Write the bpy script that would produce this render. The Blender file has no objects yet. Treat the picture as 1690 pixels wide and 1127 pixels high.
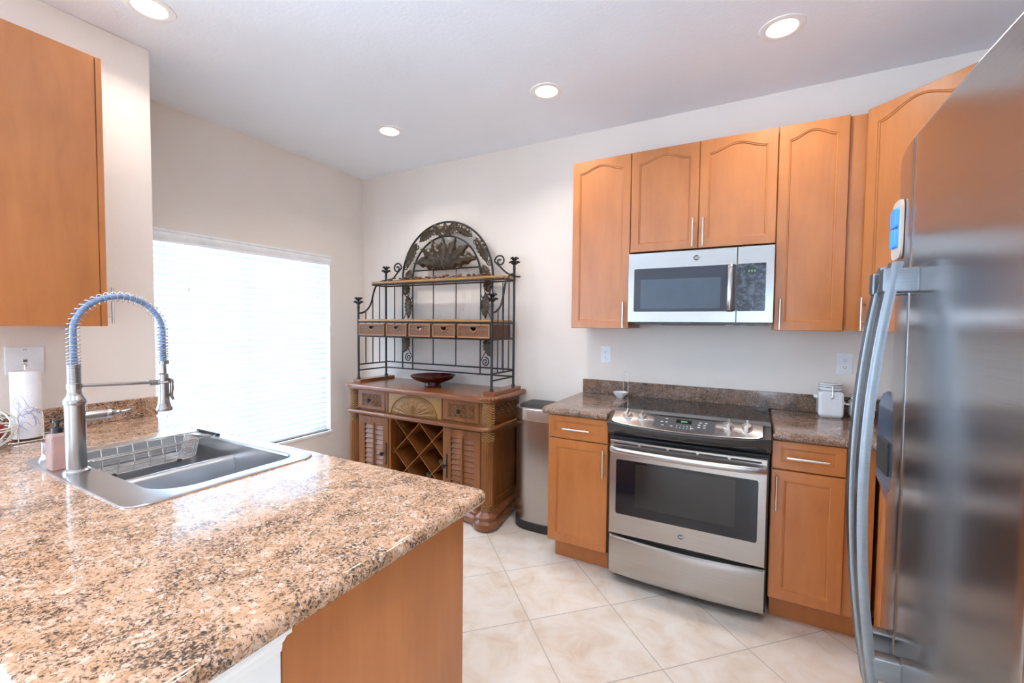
import bpy, bmesh, math, random
from mathutils import Vector, Matrix
random.seed(4)
S = bpy.context.scene
COL = S.collection
PI = math.pi
sin, cos, rad = math.sin, math.cos, math.radians

# ------------------------------------------------------------------ camera
FPX = 725.67
CAMP = Vector((3.2408, -2.9797, 1.3894))
def make_camera():
    yaw, pit, ro = rad(28.7496), rad(-2.2041), rad(0.5577)
    f = Vector((-sin(yaw) * cos(pit), cos(yaw) * cos(pit), sin(pit)))
    r = Vector((cos(yaw), sin(yaw), 0))
    u = r.cross(f)
    r2 = r * cos(ro) + u * sin(ro)
    u2 = -r * sin(ro) + u * cos(ro)
    cd = bpy.data.cameras.new('camera')
    cd.sensor_fit = 'HORIZONTAL'; cd.sensor_width = 36.0
    cd.lens = 36.0 * FPX / 1690.0
    cd.clip_start = 0.02
    co = bpy.data.objects.new('camera', cd); COL.objects.link(co)
    m = Matrix.Identity(4)
    for i in range(3):
        m[i][0] = r2[i]; m[i][1] = u2[i]; m[i][2] = -f[i]; m[i][3] = CAMP[i]
    co.matrix_world = m
    S.camera = co
make_camera()

# ------------------------------------------------------------------ sky, light levels, exposure
SKY = 11.0            # daylight outside the windows
LAMP_W = 4.0        # each recessed ceiling lamp
w = bpy.data.worlds.new('world'); S.world = w; w.use_nodes = True
bg = w.node_tree.nodes['Background']
bg.inputs[0].default_value = (0.54, 0.75, 1.0, 1); bg.inputs[1].default_value = SKY
S.view_settings.view_transform = 'Standard'
S.view_settings.look = 'None'
S.view_settings.exposure = 0.63
S.view_settings.gamma = 1.0
S.cycles.max_bounces = 10
S.cycles.diffuse_bounces = 6
S.cycles.caustics_reflective = False
S.cycles.caustics_refractive = False
S.cycles.sample_clamp_indirect = 6.0

# ------------------------------------------------------------------ materials
def new_mat(name):
    m = bpy.data.materials.new(name); m.use_nodes = True
    nt = m.node_tree
    return m, nt, nt.nodes['Principled BSDF']
def N(nt, t, **k):
    n = nt.nodes.new(t)
    for a, v in k.items(): setattr(n, a, v)
    return n
def coords(nt, scale=(1, 1, 1), loc=(0, 0, 0), rot=(0, 0, 0)):
    tc = N(nt, 'ShaderNodeTexCoord'); mp = N(nt, 'ShaderNodeMapping')
    mp.inputs['Scale'].default_value = scale; mp.inputs['Location'].default_value = loc
    mp.inputs['Rotation'].default_value = rot
    nt.links.new(tc.outputs['Object'], mp.inputs['Vector'])
    return mp.outputs['Vector']
def noise(nt, vec, scale, detail=4, rough=.55, dist=0.0):
    n = N(nt, 'ShaderNodeTexNoise')
    n.inputs['Scale'].default_value = scale; n.inputs['Detail'].default_value = detail
    n.inputs['Roughness'].default_value = rough; n.inputs['Distortion'].default_value = dist
    nt.links.new(vec, n.inputs['Vector'])
    return n.outputs['Fac']
def ramp(nt, fac, stops, interp='LINEAR'):
    r = N(nt, 'ShaderNodeValToRGB'); cr = r.color_ramp; cr.interpolation = interp
    while len(cr.elements) < len(stops): cr.elements.new(0.5)
    for e, (p, c) in zip(cr.elements, stops):
        e.position = p; e.color = (*c, 1) if len(c) == 3 else c
    nt.links.new(fac, r.inputs['Fac'])
    return r.outputs['Color']
def mixc(nt, fac, a, b, mode='MIX'):
    m = N(nt, 'ShaderNodeMix', data_type='RGBA', blend_type=mode)
    for s, v in ((0, fac), (6, a), (7, b)):
        if hasattr(v, 'default_value') or hasattr(v, 'is_linked'): nt.links.new(v, m.inputs[s])
        else: m.inputs[s].default_value = v if s == 0 else (*v, 1)
    return m.outputs[2]
def bump(nt, bs, h, strength=.2, dist=.002):
    b = N(nt, 'ShaderNodeBump'); b.inputs['Strength'].default_value = strength
    b.inputs['Distance'].default_value = dist
    nt.links.new(h, b.inputs['Height']); nt.links.new(b.outputs['Normal'], bs.inputs['Normal'])
def plain(name, col, rough=.5, metal=0.0, coat=0.0, **k):
    m, nt, bs = new_mat(name)
    # slight tonal variation so that no surface is perfectly even
    v = coords(nt); f = noise(nt, v, 14, 3)
    c = ramp(nt, f, [(.3, tuple(x * .94 for x in col)), (.7, tuple(min(1, x * 1.05) for x in col))])
    nt.links.new(c, bs.inputs['Base Color'])
    bs.inputs['Roughness'].default_value = rough; bs.inputs['Metallic'].default_value = metal
    bs.inputs['Coat Weight'].default_value = coat
    for a, x in k.items(): bs.inputs[a.replace('_', ' ')].default_value = x
    return m
def paint(name, col, sc=90, st=.25):
    m, nt, bs = new_mat(name)
    v = coords(nt); f = noise(nt, v, 3, 2)
    c = ramp(nt, f, [(.3, tuple(x * .985 for x in col)), (.7, tuple(min(1, x * 1.015) for x in col))])
    nt.links.new(c, bs.inputs['Base Color']); bs.inputs['Roughness'].default_value = .75
    bump(nt, bs, noise(nt, v, sc, 4), st, .003)
    return m
def wood(name, dark, mid, light, grain=(26, 26, 1.6), rough=.33, coat=.35, bs_=.06):
    m, nt, bs = new_mat(name)
    f = noise(nt, coords(nt, grain), 2.2, 6, .62, .6)
    c = ramp(nt, f, [(.22, dark), (.5, mid), (.8, light)])
    b = noise(nt, coords(nt, (2.2, 2.2, 1.1)), 2.0, 3, .5, .8)
    c2 = mixc(nt, 1.0, c, ramp(nt, b, [(.3, (.86, .84, .82)), (.7, (1.0, 1.0, 1.0))]), 'MULTIPLY')
    nt.links.new(c2, bs.inputs['Base Color'])
    bs.inputs['Roughness'].default_value = rough
    bs.inputs['Coat Weight'].default_value = coat; bs.inputs['Coat Roughness'].default_value = .25
    bump(nt, bs, f, bs_, .001)
    return m
def steel(name, col=(.62, .60, .58), rough=.28, aniso=.75, axis='Z', brush=(1.5, 1.5, 260)):
    m, nt, bs = new_mat(name)
    bs.inputs['Metallic'].default_value = 1
    f = noise(nt, coords(nt, brush), 3, 3)
    c = ramp(nt, f, [(.3, tuple(x * .93 for x in col)), (.7, tuple(min(1, x * 1.06) for x in col))])
    nt.links.new(c, bs.inputs['Base Color'])
    bs.inputs['Roughness'].default_value = rough
    if aniso:
        bs.inputs['Anisotropic'].default_value = aniso
        t = N(nt, 'ShaderNodeTangent', direction_type='RADIAL', axis=axis)
        nt.links.new(t.outputs[0], bs.inputs['Tangent'])
    bump(nt, bs, f, .015, .001)
    return m
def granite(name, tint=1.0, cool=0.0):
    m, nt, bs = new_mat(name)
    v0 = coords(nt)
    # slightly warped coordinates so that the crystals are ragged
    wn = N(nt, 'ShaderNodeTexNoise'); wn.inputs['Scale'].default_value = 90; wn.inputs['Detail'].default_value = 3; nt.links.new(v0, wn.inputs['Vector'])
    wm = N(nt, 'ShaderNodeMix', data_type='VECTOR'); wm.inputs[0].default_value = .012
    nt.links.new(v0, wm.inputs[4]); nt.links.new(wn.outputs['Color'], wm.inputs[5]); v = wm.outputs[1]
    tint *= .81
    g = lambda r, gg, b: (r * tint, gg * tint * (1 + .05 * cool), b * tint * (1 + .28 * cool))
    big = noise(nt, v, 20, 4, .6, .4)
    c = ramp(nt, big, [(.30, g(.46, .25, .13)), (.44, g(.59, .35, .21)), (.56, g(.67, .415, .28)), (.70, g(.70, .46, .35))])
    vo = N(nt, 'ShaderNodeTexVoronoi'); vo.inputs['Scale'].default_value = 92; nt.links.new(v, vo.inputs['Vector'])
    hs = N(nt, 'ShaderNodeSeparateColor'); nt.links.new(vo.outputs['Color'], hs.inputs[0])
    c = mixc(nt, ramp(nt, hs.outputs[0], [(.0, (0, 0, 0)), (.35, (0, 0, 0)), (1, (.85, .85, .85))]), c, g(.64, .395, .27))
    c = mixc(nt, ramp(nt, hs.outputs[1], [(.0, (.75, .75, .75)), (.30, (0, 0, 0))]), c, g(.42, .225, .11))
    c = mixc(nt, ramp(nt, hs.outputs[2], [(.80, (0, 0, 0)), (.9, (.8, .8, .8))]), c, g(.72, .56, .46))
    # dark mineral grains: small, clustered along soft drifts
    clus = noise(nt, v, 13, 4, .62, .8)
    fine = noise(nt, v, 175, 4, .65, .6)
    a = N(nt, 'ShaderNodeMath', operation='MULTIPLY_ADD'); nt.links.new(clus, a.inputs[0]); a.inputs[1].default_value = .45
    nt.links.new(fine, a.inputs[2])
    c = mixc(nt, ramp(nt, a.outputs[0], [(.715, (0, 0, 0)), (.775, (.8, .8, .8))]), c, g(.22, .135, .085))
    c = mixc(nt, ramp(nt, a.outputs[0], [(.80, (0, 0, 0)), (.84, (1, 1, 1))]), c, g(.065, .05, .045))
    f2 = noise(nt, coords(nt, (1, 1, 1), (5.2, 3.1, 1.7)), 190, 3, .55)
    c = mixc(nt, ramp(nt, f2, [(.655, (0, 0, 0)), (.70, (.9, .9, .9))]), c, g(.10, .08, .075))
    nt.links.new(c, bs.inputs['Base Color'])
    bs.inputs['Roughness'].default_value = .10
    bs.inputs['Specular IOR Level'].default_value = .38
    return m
def tiles():
    m, nt, bs = new_mat('floor_tile')
    TS = 0.4273; A = (2.0495, -0.8631); s = math.sqrt(.5)
    ax = s * A[0] + s * A[1]; ay = -s * A[0] + s * A[1]
    v = coords(nt, (1, 1, 1), (-ax, -ay, 0), (0, 0, -PI / 4))
    br = N(nt, 'ShaderNodeTexBrick'); br.offset = 0; br.offset_frequency = 1; br.squash = 1
    for k, x in (('Scale', 1), ('Mortar Size', .0026), ('Mortar Smooth', .15), ('Bias', 0), ('Brick Width', TS), ('Row Height', TS)):
        br.inputs[k].default_value = x
    br.inputs['Color1'].default_value = (1, 1, 1, 1); br.inputs['Color2'].default_value = (.94, .94, .94, 1)
    br.inputs['Mortar'].default_value = (.5, .5, .5, 1)
    nt.links.new(v, br.inputs['Vector'])
    o = coords(nt)
    f = noise(nt, o, 7, 6, .62, .6)
    c = ramp(nt, f, [(.28, (.61, .475, .37)), (.42, (.68, .575, .48)), (.56, (.725, .65, .58)), (.72, (.76, .705, .65))])
    c = mixc(nt, 1.0, c, br.outputs['Color'], 'MULTIPLY')
    c = mixc(nt, br.outputs['Fac'], c, (.42, .37, .33))
    nt.links.new(c, bs.inputs['Base Color']); bs.inputs['Roughness'].default_value = .3
    inv = N(nt, 'ShaderNodeMath', operation='SUBTRACT'); inv.inputs[0].default_value = 1
    nt.links.new(br.outputs['Fac'], inv.inputs[1])
    bump(nt, bs, inv.outputs[0], .4, .002)
    return m
def weave(name, c1, c2, sc=70, st=.8, diag=False):
    m, nt, bs = new_mat(name)
    v = coords(nt, (1, 1, 1), (0, 0, 0), (0, PI / 4, 0) if diag else (0, 0, 0))
    w1 = N(nt, 'ShaderNodeTexWave', wave_type='BANDS', bands_direction='X'); w2 = N(nt, 'ShaderNodeTexWave', wave_type='BANDS', bands_direction='Z')
    for q in (w1, w2):
        q.inputs['Scale'].default_value = sc; q.inputs['Distortion'].default_value = .6; nt.links.new(v, q.inputs['Vector'])
    mx = N(nt, 'ShaderNodeMath', operation='MULTIPLY'); nt.links.new(w1.outputs['Fac'], mx.inputs[0]); nt.links.new(w2.outputs['Fac'], mx.inputs[1])
    c = ramp(nt, mx.outputs[0], [(.05, c1), (.6, c2)])
    nt.links.new(c, bs.inputs['Base Color']); bs.inputs['Roughness'].default_value = .5
    bump(nt, bs, mx.outputs[0], st, .004)
    return m
def emit(name, col, st):
    m, nt, bs = new_mat(name)
    bs.inputs['Base Color'].default_value = (*col, 1)
    bs.inputs['Emission Color'].default_value = (*col, 1); bs.inputs['Emission Strength'].default_value = st
    return m
def slat_mat():
    m, nt, bs = new_mat('blind_slat')
    out = nt.nodes['Material Output']
    tr = N(nt, 'ShaderNodeBsdfTranslucent'); tr.inputs[0].default_value = (.86, .92, .95, 1)
    bs.inputs['Base Color'].default_value = (.9, .92, .93, 1); bs.inputs['Roughness'].default_value = .5
    mx = N(nt, 'ShaderNodeMixShader'); mx.inputs[0].default_value = .22
    nt.links.new(bs.outputs[0], mx.inputs[1]); nt.links.new(tr.outputs[0], mx.inputs[2]); nt.links.new(mx.outputs[0], out.inputs[0])
    return m
def glass(name, col=(1, 1, 1), rough=0.0, tr=.9):
    m, nt, bs = new_mat(name)
    out = nt.nodes['Material Output']
    t = N(nt, 'ShaderNodeBsdfTransparent'); t.inputs[0].default_value = (*col, 1)
    bs.inputs['Base Color'].default_value = (*col, 1); bs.inputs['Roughness'].default_value = rough
    mx = N(nt, 'ShaderNodeMixShader'); mx.inputs[0].default_value = tr
    nt.links.new(bs.outputs[0], mx.inputs[1]); nt.links.new(t.outputs[0], mx.inputs[2]); nt.links.new(mx.outputs[0], out.inputs[0])
    return m
def smudged_glare():
    m, nt, bs = new_mat('smudge_and_glare_glass')
    v = coords(nt)
    f = noise(nt, v, 28, 5, .7, 1.2)
    nt.links.new(ramp(nt, f, [(.42, (.012, .016, .025)), (.75, (.10, .13, .18))]), bs.inputs['Base Color'])  # pale blue in the colour stands for window glare on the smeared glass
    nt.links.new(ramp(nt, f, [(.4, (.06, .06, .06)), (.7, (.5, .5, .5))]), bs.inputs['Roughness'])
    return m

M = dict(
    wall=paint('wall_paint', (.80, .72, .655)),
    ceil=paint('ceiling_paint', (.85, .875, .92), 60, .35), white=paint('white_trim_paint', (.86, .85, .83), 30, .02),
    tile=tiles(),
    maple=wood('honey_maple', (.42, .134, .029), (.47, .158, .036), (.515, .184, .047), (9, 9, 1.3), .36, .45),
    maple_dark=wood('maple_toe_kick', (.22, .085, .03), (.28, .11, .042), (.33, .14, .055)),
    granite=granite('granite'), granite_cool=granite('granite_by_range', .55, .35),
    steel=steel('brushed_steel', (.46, .435, .42), .27), steel_mw_dimmed=steel('microwave_steel_dimmed', (.36, .35, .345), .24, .6), steel_fridge=steel('fridge_steel', (.44, .42, .415), .19, .6), sink=steel('sink_steel', (.56, .555, .56), .28, .3),  # microwave steel is a darker copy that offsets over-bright reflections
    nickel=steel('brushed_nickel', (.37, .352, .34), .24, .5), chrome=plain('chrome_wire', (.78, .77, .75), .15, 1),
    pull=plain('pull_nickel', (.66, .63, .60), .28, 1), handle=steel('fridge_handle_steel', (.21, .225, .245), .3, .5),
    black=plain('black_enamel', (.016, .017, .02), .18, 0, .4), blackplastic=plain('black_plastic', (.02, .02, .022), .45),
    cooktop=plain('cooktop_glass', (.006, .006, .008), .05), ovenglass=plain('oven_glass', (.008, .008, .012), .06),
    ovenin=plain('oven_window', (.024, .023, .022), .1), mwglass=plain('microwave_glass', (.02, .026, .045), .06),
    mwin=plain('microwave_window', (.05, .075, .11), .1), smudge_glare=smudged_glare(), grey=plain('control_grey', (.07, .07, .075), .3),
    mark=plain('printed_mark', (.6, .62, .64), .5), dimmark=plain('faint_print', (.10, .13, .17), .4), lcd=emit('display_digits', (.10, .26, .12), .05), lcdbg=plain('display_window', (.012, .018, .014), .15), red=plain('indicator_red', (.35, .03, .02), .3),
    iron=plain('dark_iron', (.030, .031, .034), .38, .6), bronze=plain('antique_bronze_leaf', (.085, .066, .048), .38, .7),
    shelf=wood('oak_shelf', (.27, .12, .03), (.40, .20, .055), (.50, .27, .09), (1.6, 26, 26)),
    side=wood('cherry_sideboard', (.13, .040, .008), (.235, .079, .016), (.32, .118, .027), (12, 12, 1.3), .38, .15),
    sidetop=wood('cherry_top', (.15, .045, .014), (.23, .075, .023), (.30, .105, .034), (1.3, 12, 12), .25, .35),
    gold=wood('golden_panel', (.28, .135, .026), (.38, .195, .042), (.45, .245, .06), (14, 14, 1.3)),
    carve=plain('carved_shell', (.27, .135, .038), .4), bamboo=weave('bamboo_wrap', (.12, .05, .012), (.50, .25, .06), 26, .9, True),
    wovenpanel=weave('woven_panel', (.09, .032, .010), (.40, .165, .05), 24, .9, True), wicker=weave('wicker', (.11, .04, .015), (.46, .21, .09), 42, 1.0),
    wickrim=plain('wicker_rim', (.34, .16, .065), .5), redbowl=plain('oxblood_lacquer', (.06, .003, .005), .18, 0, .3),
    slat=slat_mat(), pvc=plain('white_vinyl', (.85, .86, .87), .4), pane=glass('window_pane', (1, 1, 1), 0, .92),
    lens=emit('lamp_lens', (1, .95, .88), 9.0), plate=plain('white_plate', (.82, .83, .85), .35), slot=plain('outlet_slot', (.12, .11, .10), .6),
    ceramic=plain('white_ceramic', (.84, .85, .87), .12, 0, .5), band=plain('dark_band', (.05, .035, .035), .4),
    paper=plain('paper_towel', (.88, .88, .90), .9), ink=plain('blue_print', (.22, .24, .66), .8),
    hose=plain('grey_blue_hose', (.17, .27, .48), .35), soap=glass('pink_soap', (.93, .74, .70), .08, .72),
    whitewire=plain('white_wire', (.74, .72, .68), .4), apple=plain('apple_skin', (.30, .03, .02), .3), bottle=plain('bottle_glass', (.008, .012, .010), .08, 0, .4),
    foil=plain('foil_label', (.12, .12, .125), .35), bluepack=plain('blue_packet', (.10, .28, .60), .4), whitepack=plain('pale_packet', (.70, .74, .82), .5),
    blue=plain('blue_felt', (.06, .28, .72), .5), card=plain('cream_card', (.52, .43, .36), .6),
    vine=plain('dried_vine', (.12, .06, .035), .7), rubber=plain('black_rubber', (.015, .015, .016), .55), fridge_side=plain('fridge_cabinet_grey', (.20, .20, .21), .45),
    dispenser=plain('dispenser_slate', (.055, .085, .14), .2, .2),
)

# ------------------------------------------------------------------ mesh helpers
class MB:
    """collects shapes; becomes ONE mesh object"""
    def __init__(s, T=None): s.v = []; s.f = []; s.m = []; s.T = T; s.mi = 0
    def add(s, vs, fs):
        n = len(s.v)
        s.v += [tuple(s.T(Vector(p))) if s.T else tuple(p) for p in vs]
        s.f += [tuple(i + n for i in f) for f in fs]; s.m += [s.mi] * len(fs)
        return s
    def frombm(s, bm):
        bm.verts.index_update()
        s.add([v.co.copy() for v in bm.verts], [[v.index for v in f.verts] for f in bm.faces]); bm.free(); return s
    def box(s, x0, x1, y0, y1, z0, z1, b=0.0, seg=2):
        bm = bmesh.new(); bmesh.ops.create_cube(bm, size=1)
        for v in bm.verts:
            v.co = Vector(((x0 + x1) / 2 + v.co.x * (x1 - x0), (y0 + y1) / 2 + v.co.y * (y1 - y0), (z0 + z1) / 2 + v.co.z * (z1 - z0)))
        if b: bmesh.ops.bevel(bm, geom=bm.edges[:], offset=b, segments=seg, affect='EDGES', profile=.5)
        return s.frombm(bm)
    def loft(s, rings, cap0=True, cap1=True):
        n = len(rings[0]); vs = [p for r in rings for p in r]; fs = []
        for k in range(len(rings) - 1):
            for i in range(n):
                j = (i + 1) % n; fs.append((k * n + i, k * n + j, (k + 1) * n + j, (k + 1) * n + i))
        if cap0: fs.append(tuple(range(n - 1, -1, -1)))
        if cap1: fs.append(tuple((len(rings) - 1) * n + i for i in range(n)))
        return s.add(vs, fs)
    def lathe(s, prof, c=(0, 0, 0), ax='z', n=28, cap0=True, cap1=True):
        R = []
        for r, h in prof:
            q = []
            for i in range(n):
                a = 2 * PI * i / n; u, v_ = max(r, 1e-4) * cos(a), max(r, 1e-4) * sin(a)
                p = {'z': (u, v_, h), 'y': (v_, h, u), 'x': (h, u, v_)}[ax]
                q.append((c[0] + p[0], c[1] + p[1], c[2] + p[2]))
            R.append(q)
        return s.loft(R, cap0, cap1)
    def tube(s, path, r, n=8, closed=False, cap=True):
        P = [Vector(p) for p in path]; m = len(P); R = []
        rr = r if isinstance(r, (list, tuple)) else [r] * m
        tang = []
        for i in range(m):
            a = P[(i - 1) % m] if (closed or i > 0) else P[i]; b = P[(i + 1) % m] if (closed or i < m - 1) else P[i]
            t = (b - a); tang.append(t.normalized() if t.length > 1e-9 else Vector((0, 0, 1)))
        up = Vector((0, 0, 1)) if abs(tang[0].z) < .9 else Vector((0, 1, 0))
        nrm = (up - tang[0] * up.dot(tang[0])).normalized()
        for i in range(m):
            nrm = nrm - tang[i] * nrm.dot(tang[i])
            nrm = nrm.normalized() if nrm.length > 1e-6 else tang[i].orthogonal().normalized()
            bn = tang[i].cross(nrm)
            R.append([P[i] + (nrm * cos(2 * PI * k / n) + bn * sin(2 * PI * k / n)) * rr[i] for k in range(n)])
        if closed: R.append(R[0]); return s.loft(R, False, False)
        return s.loft(R, cap, cap)
    def cyl(s, a, b, r, n=12): return s.tube([a, b], r, n)
    def ball(s, c, r, sx=1, sy=1, sz=1, n=16, m=10):
        R = []
        for k in range(1, m):
            t = PI * k / m
            R.append([(c[0] + r * sx * sin(t) * cos(2 * PI * i / n), c[1] + r * sy * sin(t) * sin(2 * PI * i / n), c[2] - r * sz * cos(t)) for i in range(n)])
        return s.loft(R)
    def prism(s, poly, d0, d1, ax='y'):
        f = {'y': lambda p, d: (p[0], d, p[1]), 'z': lambda p, d: (p[0], p[1], d), 'x': lambda p, d: (d, p[0], p[1])}[ax]
        return s.loft([[f(p, d0) for p in poly], [f(p, d1) for p in poly]])
def rrect(x0, x1, y0, y1, r, n=6):
    """rounded rectangle, counter-clockwise; r a number or four radii (-x-y, +x-y, +x+y, -x+y)"""
    r = r if isinstance(r, (list, tuple)) else [r] * 4
    out = []
    for (cx, cy, a0, k) in ((x0 + r[0], y0 + r[0], PI, 0), (x1 - r[1], y0 + r[1], 1.5 * PI, 1), (x1 - r[2], y1 - r[2], 0, 2), (x0 + r[3], y1 - r[3], .5 * PI, 3)):
        for i in range(n + 1):
            a = a0 + .5 * PI * i / n; out.append((cx + r[k] * cos(a), cy + r[k] * sin(a)))
    return out
def ring(x0, x1, y0, y1, r, z, d=0.0, n=6):
    r = r if isinstance(r, (list, tuple)) else [r] * 4
    return [(x, y, z) for x, y in rrect(x0 + d, x1 - d, y0 + d, y1 - d, [max(.0008, q - d) for q in r], n)]
def fill_between(outer, holes):
    """flat face between a closed outline and closed holes -> verts, tris"""
    bm = bmesh.new(); ed = []
    for lp in [outer] + holes:
        vs = [bm.verts.new(p) for p in lp]
        for i in range(len(vs)): ed.append(bm.edges.new((vs[i], vs[(i + 1) % len(vs)])))
    bmesh.ops.triangle_fill(bm, use_beauty=True, use_dissolve=False, edges=ed)
    bm.verts.index_update()
    o = [v.co.copy() for v in bm.verts], [[v.index for v in f.verts] for f in bm.faces]
    bm.free(); return o
ORG = {}
def build(name, mb, mats, parent=None, org=(0, 0, 0), ang=38, recalc=True):
    if parent is not None: org = ORG[parent.name]
    me = bpy.data.meshes.new(name)
    me.from_pydata([(p[0] - org[0], p[1] - org[1], p[2] - org[2]) for p in mb.v], [], mb.f)
    me.polygons.foreach_set('material_index', mb.m)
    bm = bmesh.new(); bm.from_mesh(me)
    bmesh.ops.remove_doubles(bm, verts=bm.verts, dist=1e-6)
    if recalc: bmesh.ops.recalc_face_normals(bm, faces=bm.faces)
    bm.to_mesh(me); bm.free()
    for mm in (mats if isinstance(mats, list) else [mats]): me.materials.append(M[mm])
    me.shade_smooth(); me.set_sharp_from_angle(angle=rad(ang))
    o = bpy.data.objects.new(name, me); COL.objects.link(o)
    wn = o.modifiers.new('weighted_normal', 'WEIGHTED_NORMAL'); wn.keep_sharp = True; wn.weight = 50
    if parent is not None: o.parent = parent
    else: o.location = org
    ORG[o.name] = org
    return o
def tag(o, label, cat, group=None):
    o['label'] = label; o['category'] = cat
    if group: o['group'] = group
    return o
def thing(name, label, cat, loc, group=None):
    o = bpy.data.objects.new(name, None); COL.objects.link(o); o.location = loc
    o.empty_display_size = .05
    ORG[o.name] = tuple(loc)
    return tag(o, label, cat, group)
def struct(name, mb, mat, org=(0, 0, 0)):
    o = build(name, mb, mat, None, org); o['kind'] = 'structure'; return o
def frame(o, u, v, w):
    """local (a, b, c) -> o + a u + b v + c w"""
    o, u, v, w = Vector(o), Vector(u), Vector(v), Vector(w)
    return lambda p: o + u * p[0] + v * p[1] + w * p[2]
BACK = frame((0, 0, 0), (1, 0, 0), (0, 0, 1), (0, -1, 0))      # u = x, v = z, w = towards the room
def lettering(txt, size, depth, T, mb):
    cu = bpy.data.curves.new('t', 'FONT'); cu.body = txt; cu.size = size; cu.extrude = depth
    cu.align_x = 'CENTER'; cu.align_y = 'CENTER'; cu.shear = .25
    ob = bpy.data.objects.new('t', cu); COL.objects.link(ob)
    bpy.context.view_layer.update()
    me = bpy.data.meshes.new_from_object(ob)
    mb.add([T(Vector(v.co)) for v in me.vertices], [tuple(p.vertices) for p in me.polygons])
    bpy.data.objects.remove(ob); bpy.data.meshes.remove(me); bpy.data.curves.remove(cu)

# ================================================================== THE ROOM
XR, ZC = 4.31, 2.73
struct('floor', MB().box(-.1, XR + .12, -6.72, .12, -.1, 0), 'tile')
struct('ceiling', MB().box(-.12, XR + .12, -6.72, .12, ZC, ZC + .1), 'ceil')
struct('wall_back', MB().box(-.12, XR + .12, 0, .12, 0, ZC), 'wall')
struct('wall_right', MB().box(XR, XR + .12, -6.6, 0, 0, ZC), 'wall')
WY0, WY1, WZ0, WZ1 = -1.76, -.378, .447, 1.966
b = MB()
b.box(-.12, 0, -3.2, WY0, 0, ZC); b.box(-.12, 0, -6.6, -6.3, 0, ZC); b.box(-.12, 0, -6.3, -3.2, 2.25, ZC); b.box(-.12, 0, WY1, 0, 0, ZC); b.box(-.12, 0, WY0, WY1, 0, WZ0); b.box(-.12, 0, WY0, WY1, WZ1, ZC)
struct('wall_left', b, 'wall')
struct('wall_left_return', MB().box(0, .578, -2.9, -1.893, 0, ZC, .006), 'wall')
b = MB()
b.box(-.12, 3.3, -6.72, -6.6, 0, ZC); b.box(3.95, XR + .12, -6.72, -6.6, 0, ZC); b.box(3.3, 3.95, -6.72, -6.6, 2.05, ZC)
struct('wall_front', b, 'wall')
# unseen glazed door behind the camera, added for fill, sited by microwave glare
b = MB()
for x in (3.3, 3.87): b.box(x, x + .08, -6.69, -6.63, 0, 2.05)
b.box(3.3, 3.95, -6.69, -6.63, 1.97, 2.05); b.box(3.3, 3.95, -6.69, -6.63, 0, .10)
wf = struct('window_2_unseen', b, 'pvc')
build('pane', MB().box(3.37, 3.88, -6.664, -6.658, .09, 1.98), 'pane', wf)
b = MB()
for y in (-6.3, -5.3, -4.25, -3.25): b.box(-.09, -.03, y, y + .05, 0, 2.25)
b.box(-.09, -.03, -6.3, -3.2, 2.20, 2.25); b.box(-.09, -.03, -6.3, -3.2, 0, .05)
wf = struct('window_3_added', b, 'pvc')  # glazed opening added out of view to let in cool fill light
build('pane', MB().box(-.064, -.058, -6.25, -3.25, .05, 2.2), 'pane', wf)
# the window with the blind
b = MB()
for y0, y1, z0, z1 in ((WY0, WY0 + .05, WZ0, WZ1), (WY1 - .05, WY1, WZ0, WZ1), (WY0, WY1, WZ0, WZ0 + .05), (WY0, WY1, WZ1 - .05, WZ1), (-1.1, -1.05, WZ0, WZ1)):
    b.box(-.115, -.085, y0, y1, z0, z1, .003)
wf = struct('window_1', b, 'pvc')
build('pane', MB().box(-.102, -.098, WY0 + .04, WY1 - .04, WZ0 + .04, WZ1 - .04), 'pane', wf)
build('sill', MB().box(-.085, .016, WY0, WY1 + .012, WZ0 - .022, WZ0, .004), 'white', wf)
# half wall under the overhang of the peninsula, and its moulding
PEN = (.579, 2.585, -2.812, -1.91)
struct('wall_pony', MB().box(.579, 2.53, -2.63, -2.516, 0, .873), 'white')
pr = [(.0, .815), (.005, .817), (.007, .826), (.007, .832), (.012, .838), (.020, .850), (.026, .858), (.034, .861), (.034, .873)]
struct('trim_1', MB().loft([[(.60, -2.63 - d, z), (2.53 + d, -2.63 - d, z), (2.53 + d, -2.517, z), (.60, -2.517, z)] for d, z in pr]), 'white')

# the blind: valance, slats, bottom rail, ladder cords, pulls
t = thing('window_blind', 'closed white slatted blind covering the window beside the rack', 'blind', (0, -1.07, WZ0))
va = [(.0, 1.884), (.022, 1.884), (.022, 1.892), (.018, 1.899), (.022, 1.91), (.026, 1.93), (.020, 1.944), (.026, 1.95), (.026, 1.963), (0, 1.963)]
build('valance', MB().prism([(-1.755, 0)] and [(x, z) for x, z in va], -1.758, -.381, 'y'), 'pvc', t)
b = MB(); nS = 33; z0 = .492; dz = (1.872 - z0) / (nS - 1)
ca, sa = cos(rad(64)), sin(rad(64))
for i in range(nS):
    zc = z0 + i * dz
    if zc > 1.88: break
    jt = rad(random.uniform(-1.6, 1.6)); c_, s_ = cos(rad(64) + jt), sin(rad(64) + jt)
    sec = []
    for k in range(5):
        q = -.025 + .0125 * k; cv = .003 * (1 - (q / .025) ** 2)
        sec.append((-.034 - q * c_ + cv * s_, zc + q * s_ + cv * c_))
    sec2 = [(x - .0026 * s_, z - .0026 * c_) for x, z in reversed(sec)]
    b.prism(sec + sec2, -1.752, -.40, 'y')
build('slats', b, 'slat', t)
build('bottom_rail', MB().box(-.058, -.012, -1.752, -.40, WZ0 + .003, WZ0 + .022, .004), 'pvc', t)
for y in (-1.60, -1.08, -.56):
    build('ladder_cord', MB().box(-.0075, -.0065, y - .0015, y + .0015, WZ0 + .02, 1.885), 'pvc', t)
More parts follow.
